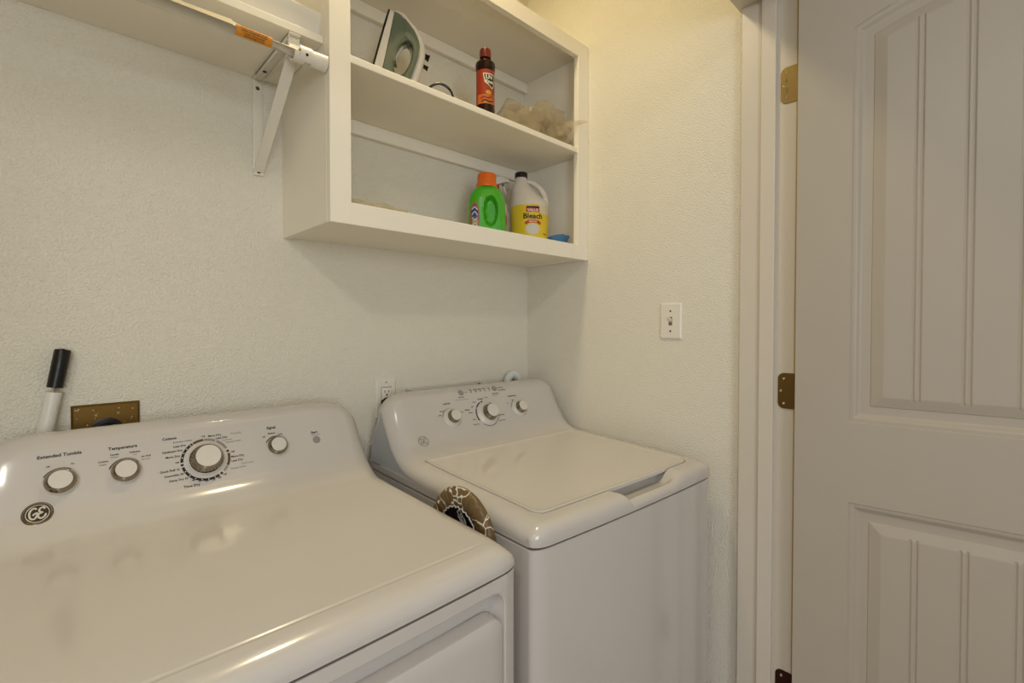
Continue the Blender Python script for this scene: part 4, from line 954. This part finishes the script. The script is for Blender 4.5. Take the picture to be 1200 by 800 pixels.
wrap(P, sf(0), -0.030, 0.014, -0.050, 0.035, 0, 16); P.poly([(-.020,.0),(-.003,.030),(.004,.024),(.004,-.006),(-.004,-.022)][::-1], sf(.0004), 1); wrap(P, sf(.0004), -0.030, -0.016, -0.030, 0.02, 2, 6); P.poly([(.002,-.042),(.010,-.042),(.010,-.048),(.002,-.048)], sf(.0004), 2)
P.build('label', [mat('label_sage', (170, 168, 148), 0.4), mat('label_red3', (176, 38, 40), 0.4), M_ink], sp)

# small blue plastic object and the clear film
bp_ = thing('blue_nozzle', 'small blue plastic nozzle with a flared end lying right of the bleach jug', 'nozzle', (-0.088, -0.232, 1.5335), R(4))
bm = bmesh.new(); add_tube(bm, [(-.052, 0, .016), (-.040, 0, .017), (-.010, 0, .0195), (.020, 0, .022), (.030, 0, .024), (.040, -.002, .030), (.054, -.004, .036)], [.004, .010, .0165, .0195, .0205, .011, .006], 9)
bm_obj('nozzle_body', bm, mat('blue_plastic', (58, 112, 160), 0.35, var=.1), bp_, smooth=25)
film = bpy.data.materials.new('clear_film'); film.use_nodes = True; b = film.node_tree.nodes['Principled BSDF']
b.inputs['Base Color'].default_value = (*s2l((196, 178, 138)), 1); b.inputs['Roughness'].default_value = 0.05; b.inputs['Alpha'].default_value = 0.36; b.inputs['Specular IOR Level'].default_value = 1.0; b.inputs['Coat Weight'].default_value = 1.0
ntf = film.node_tree; tcf = ntf.nodes.new('ShaderNodeTexCoord'); nf = ntf.nodes.new('ShaderNodeTexNoise'); nf.inputs['Scale'].default_value = 45; nf.inputs['Detail'].default_value = 5
bpf = ntf.nodes.new('ShaderNodeBump'); bpf.inputs['Strength'].default_value = 0.35; bpf.inputs['Distance'].default_value = 0.004
ntf.links.new(tcf.outputs['Object'], nf.inputs['Vector']); ntf.links.new(nf.outputs['Fac'], bpf.inputs['Height']); ntf.links.new(bpf.outputs['Normal'], b.inputs['Normal'])
def crumple(nm, parent, loc, rx, ry2, rz_, seed, sub=4, amp=0.20, zc=None):
    """faceted, crushed film bag resting on z = 0"""
    rnd = random.Random(seed); bm = bmesh.new(); bmesh.ops.create_icosphere(bm, subdivisions=sub, radius=1.0)
    for v in bm.verts:
        p = v.co.copy(); s_ = p*1.7 + Vector((seed*5.3, seed, 2.0))
        k = 1 + 0.45*mnoise.noise(s_) + 0.35*mnoise.noise(s_*2.6) + rnd.uniform(-amp, amp)*0.75
        p = p*k; x, y, z = p.x*rx, p.y*ry2, p.z*rz_
        z = z + (rz_*0.75 if zc is None else zc)
        if z < 0.001: z = 0.001 + 0.0006*rnd.random()
        v.co = Vector(loc) + Vector((x, y, z))
    return bm_obj(nm, bm, film, parent, smooth=0)
bg = thing('plastic_bag', 'crumpled clear plastic bag heaped at the right end of the upper shelf', 'plastic bag', (-0.19, -0.20, 1.859))
crumple('outer_film', bg, (-0.050, 0.000, 0.001), 0.105, 0.066, 0.064, 1, 3, 0.18); crumple('outer_film', bg, (0.050, -0.004, 0.001), 0.098, 0.062, 0.078, 5, 3, 0.18); crumple('inner_film', bg, (0.0, 0.0, 0.001), 0.11, 0.055, 0.068, 9, 3); crumple('inner_film', bg, (0.090, -0.020, 0.020), 0.062, 0.050, 0.050, 13, 3)
bm = bmesh.new()
tp = [(0.095, -0.060, 0.085), (0.140, -0.099, 0.092), (0.172, -0.103, 0.096), (0.178, -0.103, 0.095), (0.140, -0.101, 0.078), (0.090, -0.064, 0.060)]
vs = [bm.verts.new(p) for p in tp]; bm.faces.new((vs[0], vs[1], vs[4], vs[5])); bm.faces.new((vs[1], vs[2], vs[3], vs[4])); bm_obj('corner_flap', bm, film, bg)
cf = thing('clear_wrap', 'scrap of clear plastic wrap lying at the left end of the lower cabinet shelf', 'plastic wrap', (-0.775, -0.235, 1.5335))
crumple('wrap_film', cf, (0, 0, 0), 0.080, 0.036, 0.018, 21, 3, 0.15, 0.008)
